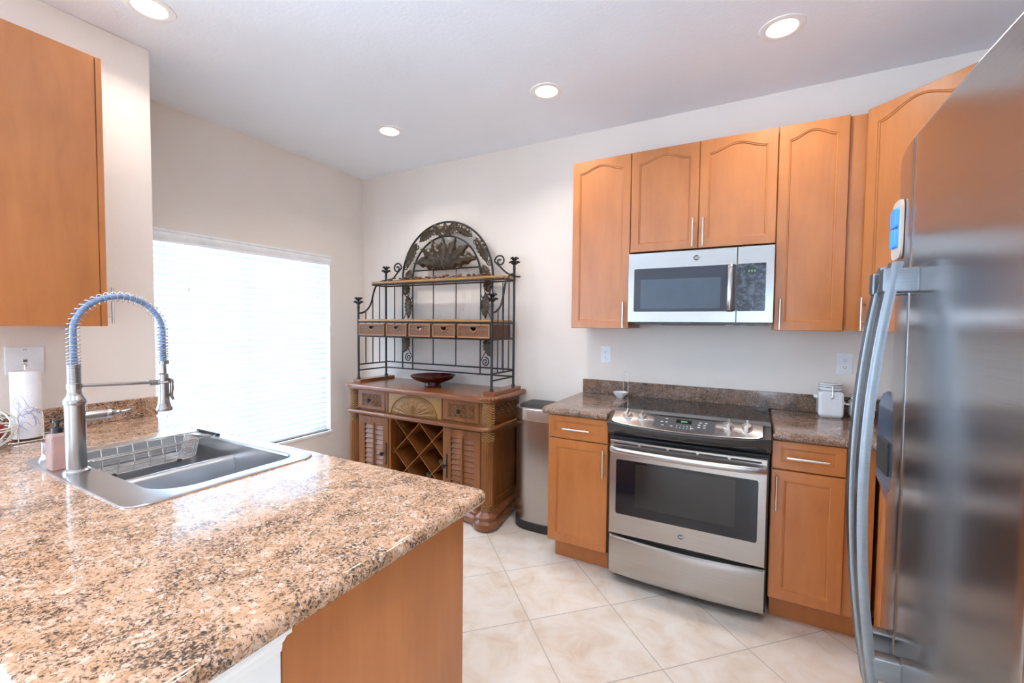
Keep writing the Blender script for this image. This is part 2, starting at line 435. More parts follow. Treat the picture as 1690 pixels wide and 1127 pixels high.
for y, z in ((-1.47, 1.585), (-.50, 1.60), (-.50, 1.395)):
    build('cord_tassel', MB().lathe([(.002, z + .03), (.004, z + .026), (.006, z), (.003, z - .004)], (.002, y, 0), n=10).tube([(.002, y, z + .03), (.002, y, 1.888)], .001, 5), 'plate', t)
lp = [(.006, -.372, 1.30 + .10 * math.sin(a) if False else 1.33 + .06 * cos(a)) for a in (0,)]
lp = [(.006 + .004, -.372 + .016 * sin(2 * PI * k / 20), 1.33 + .06 * cos(2 * PI * k / 20)) for k in range(20)]
build('cord_loop', MB().tube(lp, .0022, 6, True), 'pvc', t)

# recessed ceiling lamps
def downlight(x, y, label, watts=LAMP_W):
    t = thing('recessed_light', label, 'ceiling light', (x, y, ZC), 'recessed ceiling lights')
    build('trim_ring', MB().lathe([(.093, ZC - .0005), (.091, ZC - .0035), (.080, ZC - .005), (.070, ZC - .005), (.062, ZC - .003), (.062, ZC - .0005)], (x, y, 0), n=40, cap0=False, cap1=False), 'white', t)
    build('lens', MB().lathe([(.0, ZC - .0055), (.045, ZC - .005), (.063, ZC - .003), (.063, ZC - .001)], (x, y, 0), n=32), 'lens', t)
    ld = bpy.data.lights.new('lamp', 'AREA'); ld.shape = 'DISK'; ld.size = .11; ld.energy = watts; ld.spread = rad(132); ld.color = (1, .96, .90)
    lo = bpy.data.objects.new('lamp', ld); COL.objects.link(lo); lo.parent = t; lo.location = (0, 0, -.012)
for x, y, lb in ((.976, -.66, 'recessed ceiling light nearest the room corner, above the window end'), (2.161, -.63, 'middle recessed ceiling light of the row along the back wall'),
                 (3.317, -.63, 'recessed ceiling light above the range and microwave'), (.936, -2.035, 'recessed ceiling light beside the top of the white wall end'),
                 (2.161, -2.035, 'recessed ceiling light out of frame above the peninsula'), (3.317, -2.035, 'recessed ceiling light out of frame before the fridge')):
    downlight(x, y, lb, LAMP_W * (.6 if x < .95 else 1))
for x in (1.2, 2.9):  # four unseen ceiling lamps, added to fill the room with bounced light
    for y in (-3.6, -5.2):
        downlight(x, y, 'added recessed ceiling light behind the camera, for fill', 1.2 * LAMP_W)

# ================================================================== CABINETS
def door_front(name, parent, T, u0, u1, v0, v1, w0, th=.02, arch=False, st=.045, top=.045, rise=.036, mat='maple', rec=.008, bot=None):
    bot = st if bot is None else bot
    def outline(d, w_):
        a, b_, c, e = u0 + st + d, u1 - st - d, v0 + bot + d, v1 - top - d
        if not arch: return [(a, c, w_), (b_, c, w_), (b_, e, w_), (a, e, w_)]
        pts = [(a, c, w_), (b_, c, w_)]
        for k in range(25):
            s = k / 24; pts.append((b_ + (a - b_) * s, e + rise * math.sin(PI * s) ** 1.9, w_))
        return pts
    def outer(d, w_): return [(u0 + d, v0 + d, w_), (u1 - d, v0 + d, w_), (u1 - d, v1 - d, w_), (u0 + d, v1 - d, w_)]
    b = MB(T); wf = w0 + th
    b.loft([outer(0, w0), outer(0, wf - .0025), outer(.0025, wf)], True, False)
    b.add(*fill_between(outer(.0025, wf), [outline(0, wf)]))
    b.loft([outline(0, wf), outline(.0015, wf - .003), outline(.006, wf - .0035), outline(.009, wf - rec)], False, True)
    return build(name, b, mat, parent, ang=25)
def pull(parent, T, u, v, L, vertical, w0, r=.0052, so=.028):
    b = MB(T)
    q = (lambda s: (u, v + s, w0 + so)) if vertical else (lambda s: (u + s, v, w0 + so))
    p = (lambda s, d: (u, v + s, w0 + d)) if vertical else (lambda s, d: (u + s, v, w0 + d))
    b.tube([q(-L / 2), q(L / 2)], r, 12)
    for s in (-L * .3, L * .3): b.tube([p(s, -.001), p(s, so)], r * .75, 10)
    return build('handle', b, 'pull', parent)
def wall_cab(label, x0, x1, z0, z1, doors, filler=None):
    t = thing('wall_cabinet', label, 'cabinet', ((x0 + x1) / 2, -.14, z0), 'maple wall cabinets')
    b = MB()
    b.box(x0 + .001, x1 - .001, -.2845, -.002, z0 + .022, z1); b.box(x0 + .001, x0 + .019, -.2845, -.002, z0 + .002, z0 + .022); b.box(x1 - .019, x1 - .001, -.2845, -.002, z0 + .002, z0 + .022)
    b.box(x0 + .019, x1 - .019, -.2845, -.265, z0 + .002, z0 + .022)
    build('carcass', b, 'maple', t)
    for u0, u1, hu, hv, hl in doors:
        d = door_front('door', t, BACK, u0 + .0015, u1 - .0015, z0 + .0, z1, .2854, arch=True, top=.073)
        pull(d, BACK, hu, hv, hl, True, .3054)
    if filler:
        build('filler_strip', MB().box(filler[0], filler[1], -.288, -.002, z0 + .004, z1 - .003, .001), 'maple', t)
    return t
ZT, ZB = 2.418, 1.372
wall_cab('tall single-door maple wall cabinet left of the microwave', 2.207, 2.576, ZB, ZT, [(2.207, 2.576, 2.546, 1.455, .158)])
wall_cab('short two-door maple wall cabinet above the microwave', 2.577, 3.330, 1.827, ZT, [(2.577, 2.955, 2.927, 1.915, .158), (2.955, 3.330, 2.980, 1.913, .158)])
wall_cab('tall single-door maple wall cabinet right of the microwave', 3.331, 3.627, ZB, ZT, [(3.331, 3.627, 3.357, 1.455, .158)], (3.628, 3.697))
# diagonal corner cabinet
s2 = math.sqrt(.5)
t = thing('corner_cabinet', 'angled maple corner wall cabinet partly hidden behind the fridge', 'cabinet', (4.15, -.16, ZB), 'maple wall cabinets')
poly = [(3.699, -.002), (3.699, -.290), (3.9995, -.5905), (4.308, -.5905), (4.308, -.002)]
build('carcass', MB().prism(poly, ZB + .004, ZT + .0, 'z'), 'maple', t)
DIA = frame((3.699, -.290, 0), (s2, -s2, 0), (0, 0, 1), (-s2, -s2, 0))
d = door_front('door', t, DIA, .008, .417, ZB, ZT + .004, .001, arch=True, top=.073, rise=.05)
pull(d, DIA, .032, 1.455, .158, True, .021)
# the cabinet in the left foreground: seen on its side, its door faces the kitchen
t = thing('wall_cabinet', 'foreground maple cabinet at the left edge, blank side panel showing', 'cabinet', (.74, -2.35, 1.367), 'maple wall cabinets')
LF = frame((0, -2.209, 0), (1, 0, 0), (0, 0, 1), (0, 1, 0))
build('carcass', MB().box(.58, .90, -2.60, -2.2105, 1.367, 2.445, .002), 'maple', t)
d = door_front('door', t, LF, .582, .902, 1.367, 2.443, 0, arch=True, top=.073)
pull(d, LF, .872, 1.453, .150, True, .02)

def base_cab(label, x0, x1, hx, filler=None):
    t = thing('base_cabinet', label, 'cabinet', ((x0 + x1) / 2, -.3, 0), 'maple base cabinets')
    build('carcass', MB().box(x0 + .001, x1 - .001, -.6205, -.002, .125, .872), 'maple', t)
    xe = filler[1] if filler else x1
    build('toe_kick', MB().box(x0 + .012, xe - .001, -.545, -.50, .0, .124), 'maple', t)
    d = door_front('drawer', t, BACK, x0 + .002, x1 - .002, .742, .871, .6214, .021, st=.034, top=.030, bot=.030)
    pull(d, BACK, (x0 + x1) / 2 - .003, .801, .158, False, .6424)
    d = door_front('door', t, BACK, x0 + .002, x1 - .002, .133, .735, .6214, .021, st=.050, top=.045)
    pull(d, BACK, hx, .634, .158, True, .6424)
    if filler: build('filler_strip', MB().box(filler[0], filler[1], -.622, -.002, .125, .872, .001), 'maple', t)
base_cab('maple base cabinet with one drawer between steel bin and range', 2.207, 2.563, 2.541)
base_cab('maple base cabinet with one drawer right of the range, beside the fridge', 3.330, 3.611, 3.352, (3.612, 3.712))
t = thing('corner_base_cabinet', 'maple base cabinet in the corner behind the fridge handles', 'cabinet', (4.0, -.98, 0), 'maple base cabinets')
SD = frame((3.735, 0, 0), (0, -1, 0), (0, 0, 1), (-1, 0, 0))
build('carcass', MB().box(3.735, XR - .002, -1.40, -.002, .125, .872), 'maple', t)
build('toe_kick', MB().box(3.80, 3.84, -1.40, -.56, 0, .124), 'maple', t)
d = door_front('door', t, SD, .68, 1.04, .133, .871, .001, st=.05)
d = door_front('door', t, SD, 1.044, 1.398, .133, .871, .001, st=.05)

# peninsula cabinet: open shell so that the sink can hang in it
t = thing('peninsula_cabinet', 'plain maple end of the peninsula below the pink granite', 'cabinet', (1.55, -2.25, 0), 'maple base cabinets')
build('end_panel', MB().box(2.513, 2.53, -2.513, -1.962, .0, .873, .001), 'maple', t)
b = MB(); b.box(.58, .60, -2.51, -1.98, .1, .872); b.box(.60, 2.51, -2.51, -1.98, .1, .12); b.box(.60, 2.51, -2.514, -2.50, .12, .872)
b.box(.60, 2.51, -1.993, -1.982, .12, .16); b.box(.60, 2.51, -1.993, -1.982, .83, .872)
build('carcass', b, 'maple', t)
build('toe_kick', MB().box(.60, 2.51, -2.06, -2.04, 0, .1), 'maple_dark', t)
PEND = frame((0, -1.981, 0), (1, 0, 0), (0, 0, 1), (0, 1, 0))
for i in range(4):
    d = door_front('door', t, PEND, .62 + i * .473, .62 + i * .473 + .468, .13, .868, .0, st=.05)
    pull(d, PEND, .66 + i * .473 if i % 2 else 1.04 + i * .473, .76, .158, True, .02)

# ================================================================== GRANITE
def slab(b, x0, x1, y0, y1, z0, z1, r, hole=None, bull=.017):
    R = []
    for k in range(9):
        a = -PI / 2 + PI * k / 8; h = (z1 - z0) / 2
        R.append(ring(x0, x1, y0, y1, r, (z0 + z1) / 2 + h * sin(a), bull * (1 - cos(a)), 8))
    if hole is None: b.loft(R); return b
    b.loft(R, False, False)
    for rg, z in ((R[0], z0), (R[-1], z1)):
        b.add(*fill_between(rg, [[(x, y, z) for x, y in hole]]))
    b.loft([[(x, y, z) for x, y in hole] for z in (z0, z1)], False, False)
    return b
def top(name, b, mat, label, org):
    o = build(name, b, mat, None, org, ang=50); return tag(o, label, 'worktop', 'granite worktops')
top('granite_worktop', slab(MB(), *PEN, .875, .914, [.004, .03, .03, .004], rrect(1.125, 1.862, -2.47, -1.972, .03)), 'granite', 'pinkish brown granite top of the peninsula holding the sink', (1.6, -2.35, .875))
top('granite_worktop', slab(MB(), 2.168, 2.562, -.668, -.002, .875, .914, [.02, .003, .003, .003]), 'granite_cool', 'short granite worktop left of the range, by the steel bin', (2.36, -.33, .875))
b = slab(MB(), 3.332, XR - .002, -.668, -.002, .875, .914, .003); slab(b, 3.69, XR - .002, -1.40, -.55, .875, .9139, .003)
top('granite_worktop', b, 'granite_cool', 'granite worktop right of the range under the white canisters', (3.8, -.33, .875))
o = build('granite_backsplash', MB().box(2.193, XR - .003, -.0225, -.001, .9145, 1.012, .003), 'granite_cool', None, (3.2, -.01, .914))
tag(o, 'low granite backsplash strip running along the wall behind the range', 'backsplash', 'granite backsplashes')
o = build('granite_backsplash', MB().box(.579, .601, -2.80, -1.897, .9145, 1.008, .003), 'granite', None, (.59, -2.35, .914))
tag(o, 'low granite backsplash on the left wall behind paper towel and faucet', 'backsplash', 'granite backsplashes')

# ================================================================== RANGE
t = thing('electric_range', 'stainless steel slide-in range with black glass cooktop', 'range', (2.951, -.33, 0))
RX0, RX1, RXC, RHW = 2.587, 3.315, 2.951, .364
build('body', MB().box(2.570, 3.324, -.632, -.03, .045, .902, .002), 'blackplastic', t)
build('plinth', MB().box(2.60, 3.30, -.60, -.58, .012, .045), 'blackplastic', t)
for x in (2.61, 3.29):
    for y in (-.56, -.08): build('foot', MB().lathe([(.018, 0), (.018, .01), (.012, .012), (.012, .046)], (x, y, 0), n=12), 'blackplastic', t)
build('cooktop', MB().loft([ring(2.5635, 3.3285, -.605, -.0235, .006, z, d) for z, d in ((.903, .001), (.905, 0), (.919, 0), (.9215, .002), (.922, .005))]), 'cooktop', t)
def csurf(x, s):
    """control fascia: s = 0 at the cooktop, 1 at the front lip; bowed towards the room"""
    q = max(0, 1 - ((x - RXC) / .37) ** 2)
    yf, zf = -.690 - .040 * q, .882 - .012 * q
    return Vector((x, -.602 + (yf + .602) * s, .927 + (zf - .927) * s))
def cnorm(x): 
    a, c = csurf(x, 0), csurf(x, 1); d = (c - a).normalized(); return Vector((0, d.z, -d.y)).normalized()
def strip(xa, xb, sect, n=26, mb=None):
    mb = mb or MB(); mb.loft([sect(xa + (xb - xa) * i / n) for i in range(n + 1)]); return mb
def apron(x):
    q = max(0, 1 - ((x - RXC) / .385) ** 2); p, e = csurf(x, 1), csurf(x, 0)
    return [(x, -.600, .80), (x, -.645 - .012 * q, .797), (x, -.668 - .030 * q, .815), (x, p.y + .002, p.z - .03), (x, p.y - .006, p.z - .008), (x, p.y - .003, p.z - .002), (x, e.y, e.z - .003), (x, -.596, .922), (x, -.59, .903)]
build('front_apron', strip(2.570, 3.326, apron), 'black', t, ang=30)
def fas(x):
    e = min(x - 2.592, 3.291 - x); s1 = 1 - .10 * max(0, 1 - e / .02) ** 2; s0 = .03
    a, c = csurf(x, s0), csurf(x, s1); n_ = cnorm(x) * .004
    return [tuple(a), tuple(c), tuple(c + n_ * .7 + Vector((0, .0, .0))), tuple(csurf(x, s1 - .05) + n_), tuple(csurf(x, s0 + .05) + n_), tuple(a + n_ * .6)]
cp = build('control_panel', strip(2.592, 3.291, fas, 40), 'steel', t, ang=30)
def patch(mb, xa, xb, sa_, sb_, off, th=.0012, n=12):
    mb.loft([[tuple(csurf(x, s) + cnorm(x) * o) for s, o in ((sa_, off), (sb_, off), (sb_, off + th), (sa_, off + th))] for x in [xa + (xb - xa) * i / n for i in range(n + 1)]])
b = MB(); patch(b, 2.806, 3.092, .16, .83, .004)
b.mi = 1; patch(b, 2.912, 2.985, .26, .47, .005)
b.mi = 2; patch(b, 2.935, 2.965, .33, .41, .0058, .0005, 2)
b.mi = 3
for x, s in ((2.865, .24), (2.845, .46), (2.868, .46), (2.852, .66), (2.895, .66), (3.025, .30), (3.05, .30), (3.02, .44), (3.045, .44), (3.02, .58), (3.045, .58), (2.99, .68)): patch(b, x - .006, x + .006, s, s + .045, .005, .0005, 2)
for k in range(5):
    for s in (.60, .72): patch(b, 2.918 + .016 * k, 2.922 + .016 * k, s, s + .05, .005, .0005, 1)
build('display', b, ['grey', 'lcdbg', 'lcd', 'mark'], cp)
for x in (2.71, 3.185):
    c = csurf(x, .78) + cnorm(x) * .0035; build('indicator_lamp', MB().ball(c, .0035, 1, 1, .5, 8, 6), 'red', cp)
for x in (2.668, 2.746, 3.150, 3.227):
    c, n_ = csurf(x, .42), cnorm(x); a2 = Vector((1, 0, 0)); a3 = n_.cross(a2)
    T = frame(c + n_ * .004, a2, a3, n_); b = MB(T)
    b.lathe([(.024, 0), (.024, .003), (.021, .004), (.020, .018), (.017, .022), (.0, .0225)], n=28)
    b.loft([[(-.005 + d, -.022 + d, h), (.005 - d, -.022 + d, h), (.005 - d, .022 - d, h), (-.005 + d, .022 - d, h)] for h, d in ((.016, 0), (.034, 0), (.037, .002))])
    build('knob', b, 'pull', t)
# oven door
YD = -.690
dr = build('oven_door', MB().loft([[(x, y, z) for x, z in rrect(RX0 + d, RX1 - d, .284 + d, .785 - d, .004, 3)] for y, d in ((-.636, 0), (YD + .003, 0), (YD, .003))]), 'steel', t)
b = MB(); 
for k in range(5):
    xa = RX0 + .02 + k * .139; b.loft([[(x, y, z) for x, z in rrect(xa, xa + .128, .7645, .7735, .004, 3)] for y in (YD + .001, YD - .0012)])
build('vent_slots', b, 'blackplastic', dr)
RG = lambda x0, x1, z0, z1, r, ys: [[(x, y, z) for x, z in rrect(x0 + d, x1 - d, z0 + d, z1 - d, r, 6)] for y, d in ys]
gl = build('window_glass', MB().loft(RG(2.622, 3.280, .394, .685, .012, ((YD + .001, 0), (YD - .0015, 0), (YD - .003, .002)))), 'ovenglass', dr)
build('inner_window', MB().loft(RG(2.722, 3.188, .446, .672, .004, ((YD - .0025, 0), (YD - .0036, 0.0005)))), 'ovenin', gl)
def bowed(x, y0, bow, zc, hh, th, half=.357):
    q = max(0, 1 - ((x - RXC) / half) ** 2) ** .6; yy = y0 - bow * q
    return [(x, yy + th * cos(a), zc + hh * sin(a)) for a in [2 * PI * k / 14 for k in range(14)]]
b = MB(); b.loft([bowed(RX0 + .006 + (RX1 - RX0 - .012) * i / 40, YD - .014, .038, .738, .016, .009) for i in range(41)])
for x in (RX0 + .012, RX1 - .012): b.box(x - .008, x + .008, YD - .018, YD - .0005, .724, .752, .003)
build('handle', b, 'steel', dr)
def emblem(parent, x, y, z, r):
    b = MB(); b.lathe([(r, -y - .0002), (r, -y + .0018), (r * .93, -y + .0026), (r * .86, -y + .0018), (0, -y + .0018)], (x, 0, z), 'y', 32) if False else None
    T = frame((x, y, z), (1, 0, 0), (0, 0, 1), (0, -1, 0)); b = MB(T)
    b.mi = 0; b.lathe([(r, 0), (r, .0018), (r * .95, .0026), (r * .88, .0018)], n=32, cap1=False)
    b.mi = 1; b.lathe([(r * .885, .001), (r * .885, .0019), (0, .0019)], n=32, cap0=False)
    b2 = MB(); lettering('GE', r * 1.05, .0003, lambda p: T(p + Vector((0, 0, .0024))), b2)
    e = build('emblem', b, ['pull', 'grey'], parent); l = MB(); l.v, l.f, l.m = b2.v, b2.f, b2.m
    build('lettering', l, 'plate', e)
emblem(dr, 2.951, YD, .343, .0155)
# drawer below, its front gently bowed
def dsec(x):
    q = max(0, 1 - ((x - RXC) / .37) ** 2); y = -.676 - .020 * q; dip = .010 * q
    return [(x, -.63, .056), (x, y + .012, .054), (x, y + .003, .062), (x, y, .09), (x, y - .001, .22 - dip), (x, y + .004, .256 - dip), (x, y + .014, .264 - dip), (x, y + .03, .262 - dip), (x, -.63, .25)]
build('storage_drawer', strip(RX0, RX1, dsec, 40), 'steel', t, ang=30)

# ================================================================== MICROWAVE
t = thing('microwave', 'stainless over-the-range microwave with black glass door', 'microwave', (2.957, -.2, 1.41))
MX0, MX1, MZ0, MZ1, MY = 2.587, 3.327, 1.411, 1.808, -.376
build('body', MB().box(MX0 + .002, MX1 - .002, -.345, -.004, MZ0 + .001, MZ1 - .001, .003), 'blackplastic', t)
b = MB(); b.box(MX0 + .03, MX1 - .02, -.34, -.03, MZ0 - .012, MZ0 + .002, .003); b.box(2.76, 3.10, -.30, -.22, MZ0 - .016, MZ0 - .010, .002)
for k in range(9): b.box(2.65 + .07 * k, 2.69 + .07 * k, -.335, -.32, MZ0 - .014, MZ0 - .011)
build('underside_vent', b, 'grey', t)
md = build('door', MB().loft(RG(MX0, 3.1565, MZ0, MZ1, .004, ((-.346, 0), (MY + .002, 0), (MY, .002)))), 'steel_mw_dimmed', t)
g = build('window_glass', MB().loft(RG(2.622, 3.1545, 1.4705, 1.7185, .008, ((MY + .001, 0), (MY - .0012, .0005)))), 'mwglass', md)
build('inner_window', MB().loft(RG(2.660, 3.082, 1.487, 1.655, .003, ((MY - .001, 0), (MY - .002, .0005)))), 'mwin', g)
emblem(md, 2.957, MY, 1.764, .017)
b = MB(); R = []
for i in range(31):
    s = i / 30; z = 1.468 + .252 * s; q = math.sin(PI * s) ** .5; y = MY - .006 - .026 * q
    R.append([(3.127 + .0145 * cos(a), y + .008 * sin(a), z) for a in [2 * PI * k / 14 for k in range(14)]])
b.loft(R)
for z in (1.476, 1.712): b.box(3.118, 3.136, MY - .012, MY - .0008, z - .008, z + .008, .002)
build('handle', b, 'nickel', md)
cp = build('control_panel', MB().loft(RG(3.1585, MX1, MZ0, MZ1, .004, ((-.346, 0), (MY + .002, 0), (MY, .002)))), 'steel_mw_dimmed', t)
kp = build('keypad', MB().loft(RG(3.1600, 3.290, 1.4715, 1.7195, .006, ((MY + .001, 0), (MY - .0012, .0005)))), 'smudge_glare', cp)
b = MB(); b.box(3.195, 3.252, MY - .0018, MY - .0008, 1.668, 1.692)
b.mi = 1
for k in range(3): b.box(3.208 + .014 * k, 3.216 + .014 * k, MY - .0022, MY - .0017, 1.674, 1.686)
b.mi = 2
for r_ in range(7):
    for k in range(3): b.box(3.185 + .034 * k, 3.198 + .034 * k, MY - .0018, MY - .0010, 1.645 - .022 * r_, 1.6475 - .022 * r_)
build('display', b, ['lcdbg', 'lcd', 'dimmark'], kp)

# ================================================================== FRIDGE
GAP, FXF = -1.915, 3.49
def ffront(y):
    u = y - GAP
    if u > 0: return FXF + .62 * u * u
    return FXF + .06 * max(0, -u - .12) ** 2
t = thing('refrigerator', 'large stainless side-by-side fridge filling the right foreground', 'refrigerator', (3.95, -1.94, 0))
build('cabinet', MB().box(3.64, 4.295, -2.335, -1.545, .04, 1.735, .004), 'fridge_side', t)
b = MB(); b.box(3.62, 4.25, -2.32, -1.56, .012, .045)
for k in range(12): b.box(3.612, 3.622, -2.31 + .062 * k, -2.27 + .062 * k, .016, .04)
for x in (3.68, 4.24):
    for y in (-2.28, -1.6): build('foot', MB().lathe([(.02, 0), (.02, .014)], (x, y, 0), n=12), 'blackplastic', t)
build('base_grille', b, 'blackplastic', t)
def fdoor(y0, y1, name):
    def rg(z, d):
        n = 22; r = .006; pts = []
        a, c = y0 + d, y1 - d
        ys = [a + .0006, a + r * .3, a + r] + [a + r + (c - a - 2 * r) * k / n for k in range(1, n)] + [c - r, c - r * .3, c - .0006]
        for y in ys:
            e = min(y - a, c - y); x = ffront(y) + d
            if e < r: x += r - math.sqrt(max(0, r * r - (r - e) ** 2))
            pts.append((x, y, z))
        return [(3.636, c, z)] + pts[::-1] + [(3.636, a, z)]
    return build(name, MB().loft([rg(.055, .003), rg(.058, 0), rg(1.738, 0), rg(1.743, .002), rg(1.745, .006)]), 'steel_fridge', t, ang=30)
d1 = fdoor(-2.335, GAP - .0018, 'fridge_door')
d2 = fdoor(GAP + .0018, -1.545, 'freezer_door')
def fhandle(par, y):
    b = MB(); R = []
    for i in range(41):
        s = i / 40; z = .675 + .832 * s; q = 1 - (2 * s - 1) ** 2
        x = ffront(y) - .027 - .036 * q
        prof = [(-.010, -.013), (-.011, -.008), (-.010, -.004), (-.010, .004), (-.011, .008), (-.010, .013), (-.004, .0155), (.006, .013), (.008, 0), (.006, -.013), (-.004, -.0155)]
        R.append([(x + px, y + py, z) for px, py in prof])
    b.loft(R)
    for z in (.765, 1.475): b.box(ffront(y) - .050, ffront(y) + .002, y - .014, y + .014, z - .022, z + .022, .005)
    build('handle', b, 'handle', par)
fhandle(d1, -1.957); fhandle(d2, -1.873)
# ice and water dispenser standing proud of the freezer door
yc = -1.765; xf = ffront(yc)
b = MB(); R = []
for z, w_, o in ((1.010, .050, -.004), (1.035, .06, .002), (1.055, .062, .009), (1.215, .062, .009), (1.243, .056, .003), (1.249, .05, -.004)):
    R.append([(xf - o + .02, yc - w_, z), (xf - o, yc - w_ + .004, z), (xf - o, yc + w_ - .004, z), (xf - o + .03, yc + w_, z)])
b.loft(R)
dp = build('dispenser', b, 'dispenser', d2)
b = MB(); b.box(xf - .0125, xf - .0088, yc - .045, yc + .045, 1.08, 1.15, .001);
build('control_window', b, 'blackplastic', dp)
# card magnet
T = frame((ffront(-1.83) - .004, -1.83, 1.585), (0, 1, 0), (0, 0, 1), (-1, 0, 0)); b = MB(T)
b.mi = 0; b.loft([[(x, y, h) for x, y in rrect(-.034, .034, -.058, .058, .02, 6)] for h in (0, .004)])
b.mi = 1
for x0_, x1_, y0_, y1_ in ((-.019, .019, .004, .042), (-.018, -.003, -.036, .002), (.003, .018, -.036, .002)): b.loft([[(x, y, h) for x, y in rrect(x0_ + d, x1_ - d, y0_ + d, y1_ - d, .006, 4)] for h, d in ((.0035, 0), (.009, 0), (.0105, .0015))])
o = build('fridge_magnet', b, ['card', 'blue'], None, tuple(T((0, 0, 0)))); tag(o, 'pale card magnet with bright blue cut-out on the freezer door', 'magnet')

# ================================================================== STEEL BIN
t = thing('trash_can', 'tall stainless steel bin with dark lid beside the sideboard', 'trash can', (1.985, -.2, 0))
def dshape(z, d=0.0, x0=1.793, x1=2.180, yb=-.045, yf=-.365):
    xc, hw = (x0 + x1) / 2, (x1 - x0) / 2 - d; pts = []
    ym = -.225
    for k in range(33):
        a = PI + PI * k / 32; ex = .62
        cx_, sy_ = cos(a), sin(a)
        pts.append((xc + hw * math.copysign(abs(cx_) ** ex, cx_), ym - (ym - yf - d) * abs(sy_) ** .95, z))
    pts += [(xc + hw, yb - d - .01, z), (xc + hw - .01, yb - d, z), (xc - hw + .01, yb - d, z), (xc - hw, yb - d - .01, z)]
    return pts
build('body', MB().loft([dshape(z, .004) for z in (.058, .40, .748)]), 'steel', t)
build('base', MB().loft([dshape(0, .003), dshape(.002, 0), dshape(.056, 0), dshape(.060, .004)]), 'blackplastic', t)
build('rim', MB().loft([dshape(z, d) for z, d in ((.745, .005), (.748, .0), (.752, -.003), (.822, -.003), (.828, .0), (.831, .012), (.827, .018))]), 'pull', t)
build('lid', MB().loft([dshape(z, d) for z, d in ((.824, .022), (.832, .023), (.842, .035), (.850, .08))]), 'blackplastic', t)

# ================================================================== SIDEBOARD
SBX0, SBX1 = .415, 1.690
t = thing('sideboard', 'carved cherry-brown sideboard with louvred doors and bottle lattice', 'sideboard', (1.05, -.26, 0))
b = MB(); slab(b, .352, 1.752, -.548, -.03, .866, .905, [.085, .085, .01, .01], bull=.014)
tt = build('tabletop', b, 'sidetop', t, ang=50)
b = MB()
for xc in (.352 + .075, 1.752 - .075):
    for k in range(9):
        a = PI * (1.0 + .125 * k) if xc < 1 else PI * (1.0 + .125 * k)
        b.ball((xc + .068 * cos(a + (0 if xc < 1 else 0)), -.548 + .075 + .068 * sin(a), .892), .015, 1, 1, .8, 8, 6)
build('corner_carving', b, 'side', tt)
b = MB()
for x0, x1 in ((SBX0, .816), (1.319, SBX1)): b.box(x0, x1, -.478, -.035, .10, .866, .002)
b.box(.816, 1.319, -.478, -.035, .668, .866); b.box(.816, 1.319, -.478, -.035, .10, .125); b.box(.816, 1.319, -.06, -.035, .125, .668)
for x in (.4765, .7735, .786, 1.3085, 1.3255, 1.6365): b.box(x - .006, x + .006, -.492, -.477, .705, .864, .001)
for x in (.488, .81, 1.331, 1.652): b.box(x - .010, x + .010, -.490, -.477, .135, .668, .001)
build('carcass', b, 'side', t)
def outline_base(d, z):
    P_ = [(.40 + d, -.035 - 0 * d)]
    for k in range(13):
        a = rad(160 + 172 * k / 12); P_.append((.428 + (.088 - d) * cos(a), -.468 + (.088 - d) * sin(a)))
    P_ += [(.54, -.492 + d), (.62, -.478 + d), (1.05, -.470 + d), (1.48, -.478 + d), (1.56, -.492 + d)]
    for k in range(13):
        a = rad(208 + 172 * k / 12); P_.append((1.676 + (.088 - d) * cos(a), -.468 + (.088 - d) * sin(a)))
    P_.append((1.704 - d, -.035))
    return [(x, y, z) for x, y in P_]
build('plinth', MB().loft([outline_base(d, z) for z, d in ((0, .016), (.008, .004), (.03, -.004), (.055, .0), (.066, .014), (.072, .018), (.080, .012), (.098, .008), (.108, .016), (.116, .03), (.128, .036))]), 'sidetop', t)
for xc in (.418, 1.688):
    yc = -.474
    b = MB(); b.lathe([(.044, .700), (.046, .706), (.046, .860), (.044, .866)], (xc, yc, 0), n=32)
    build('woven_column', b, 'bamboo', t)
    R = []
    for z in (.172, .176, .598, .602):
        q = []
        for i in range(96):
            a = 2 * PI * i / 96; r = .0425 - (.0055 * max(0, cos(16 * a)) if .173 < z < .60 else .0)
            q.append((xc + r * cos(a), yc + r * sin(a), z))
        R.append(q)
    build('fluted_column', MB().loft(R), 'side', t, ang=60)
    for za, zb in ((.602, .672), (.128, .172)):
        b = MB(); n_ = 5
        for k in range(n_):
            z_ = za + (zb - za) * (k + .5) / n_; h = (zb - za) / n_ / 2
            R_ = [(.042, z_ - h), (.0455, z_ - h * .5), (.0455, z_ + h * .5), (.042, z_ + h)]; pr_ = pr_ + R_ if k else R_
        b.lathe(pr_, (xc, yc, 0), n=24); build('cane_binding', b, 'bamboo', t)
path = [(.378, -.05, .688), (.378, -.46, .688)]
for k in range(1, 9): a = PI + .5 * PI * k / 8; path.append((.378 + .058 + .058 * cos(a), -.472 + .058 * sin(a), .688))
for k in range(0, 8): a = 1.5 * PI + .5 * PI * k / 8; path.append((1.728 - .058 + .058 * cos(a), -.472 + .058 * sin(a), .688))
path += [(1.728, -.46, .688), (1.728, -.05, .688)]
b = MB().tube(path, .0155, 12)
for k in range(46): b.ball((.806 + .0112 * k, -.5345, .688), .0125, .62, 1, 1.3, 8, 6)
build('waist_moulding', b, 'sidetop', t)
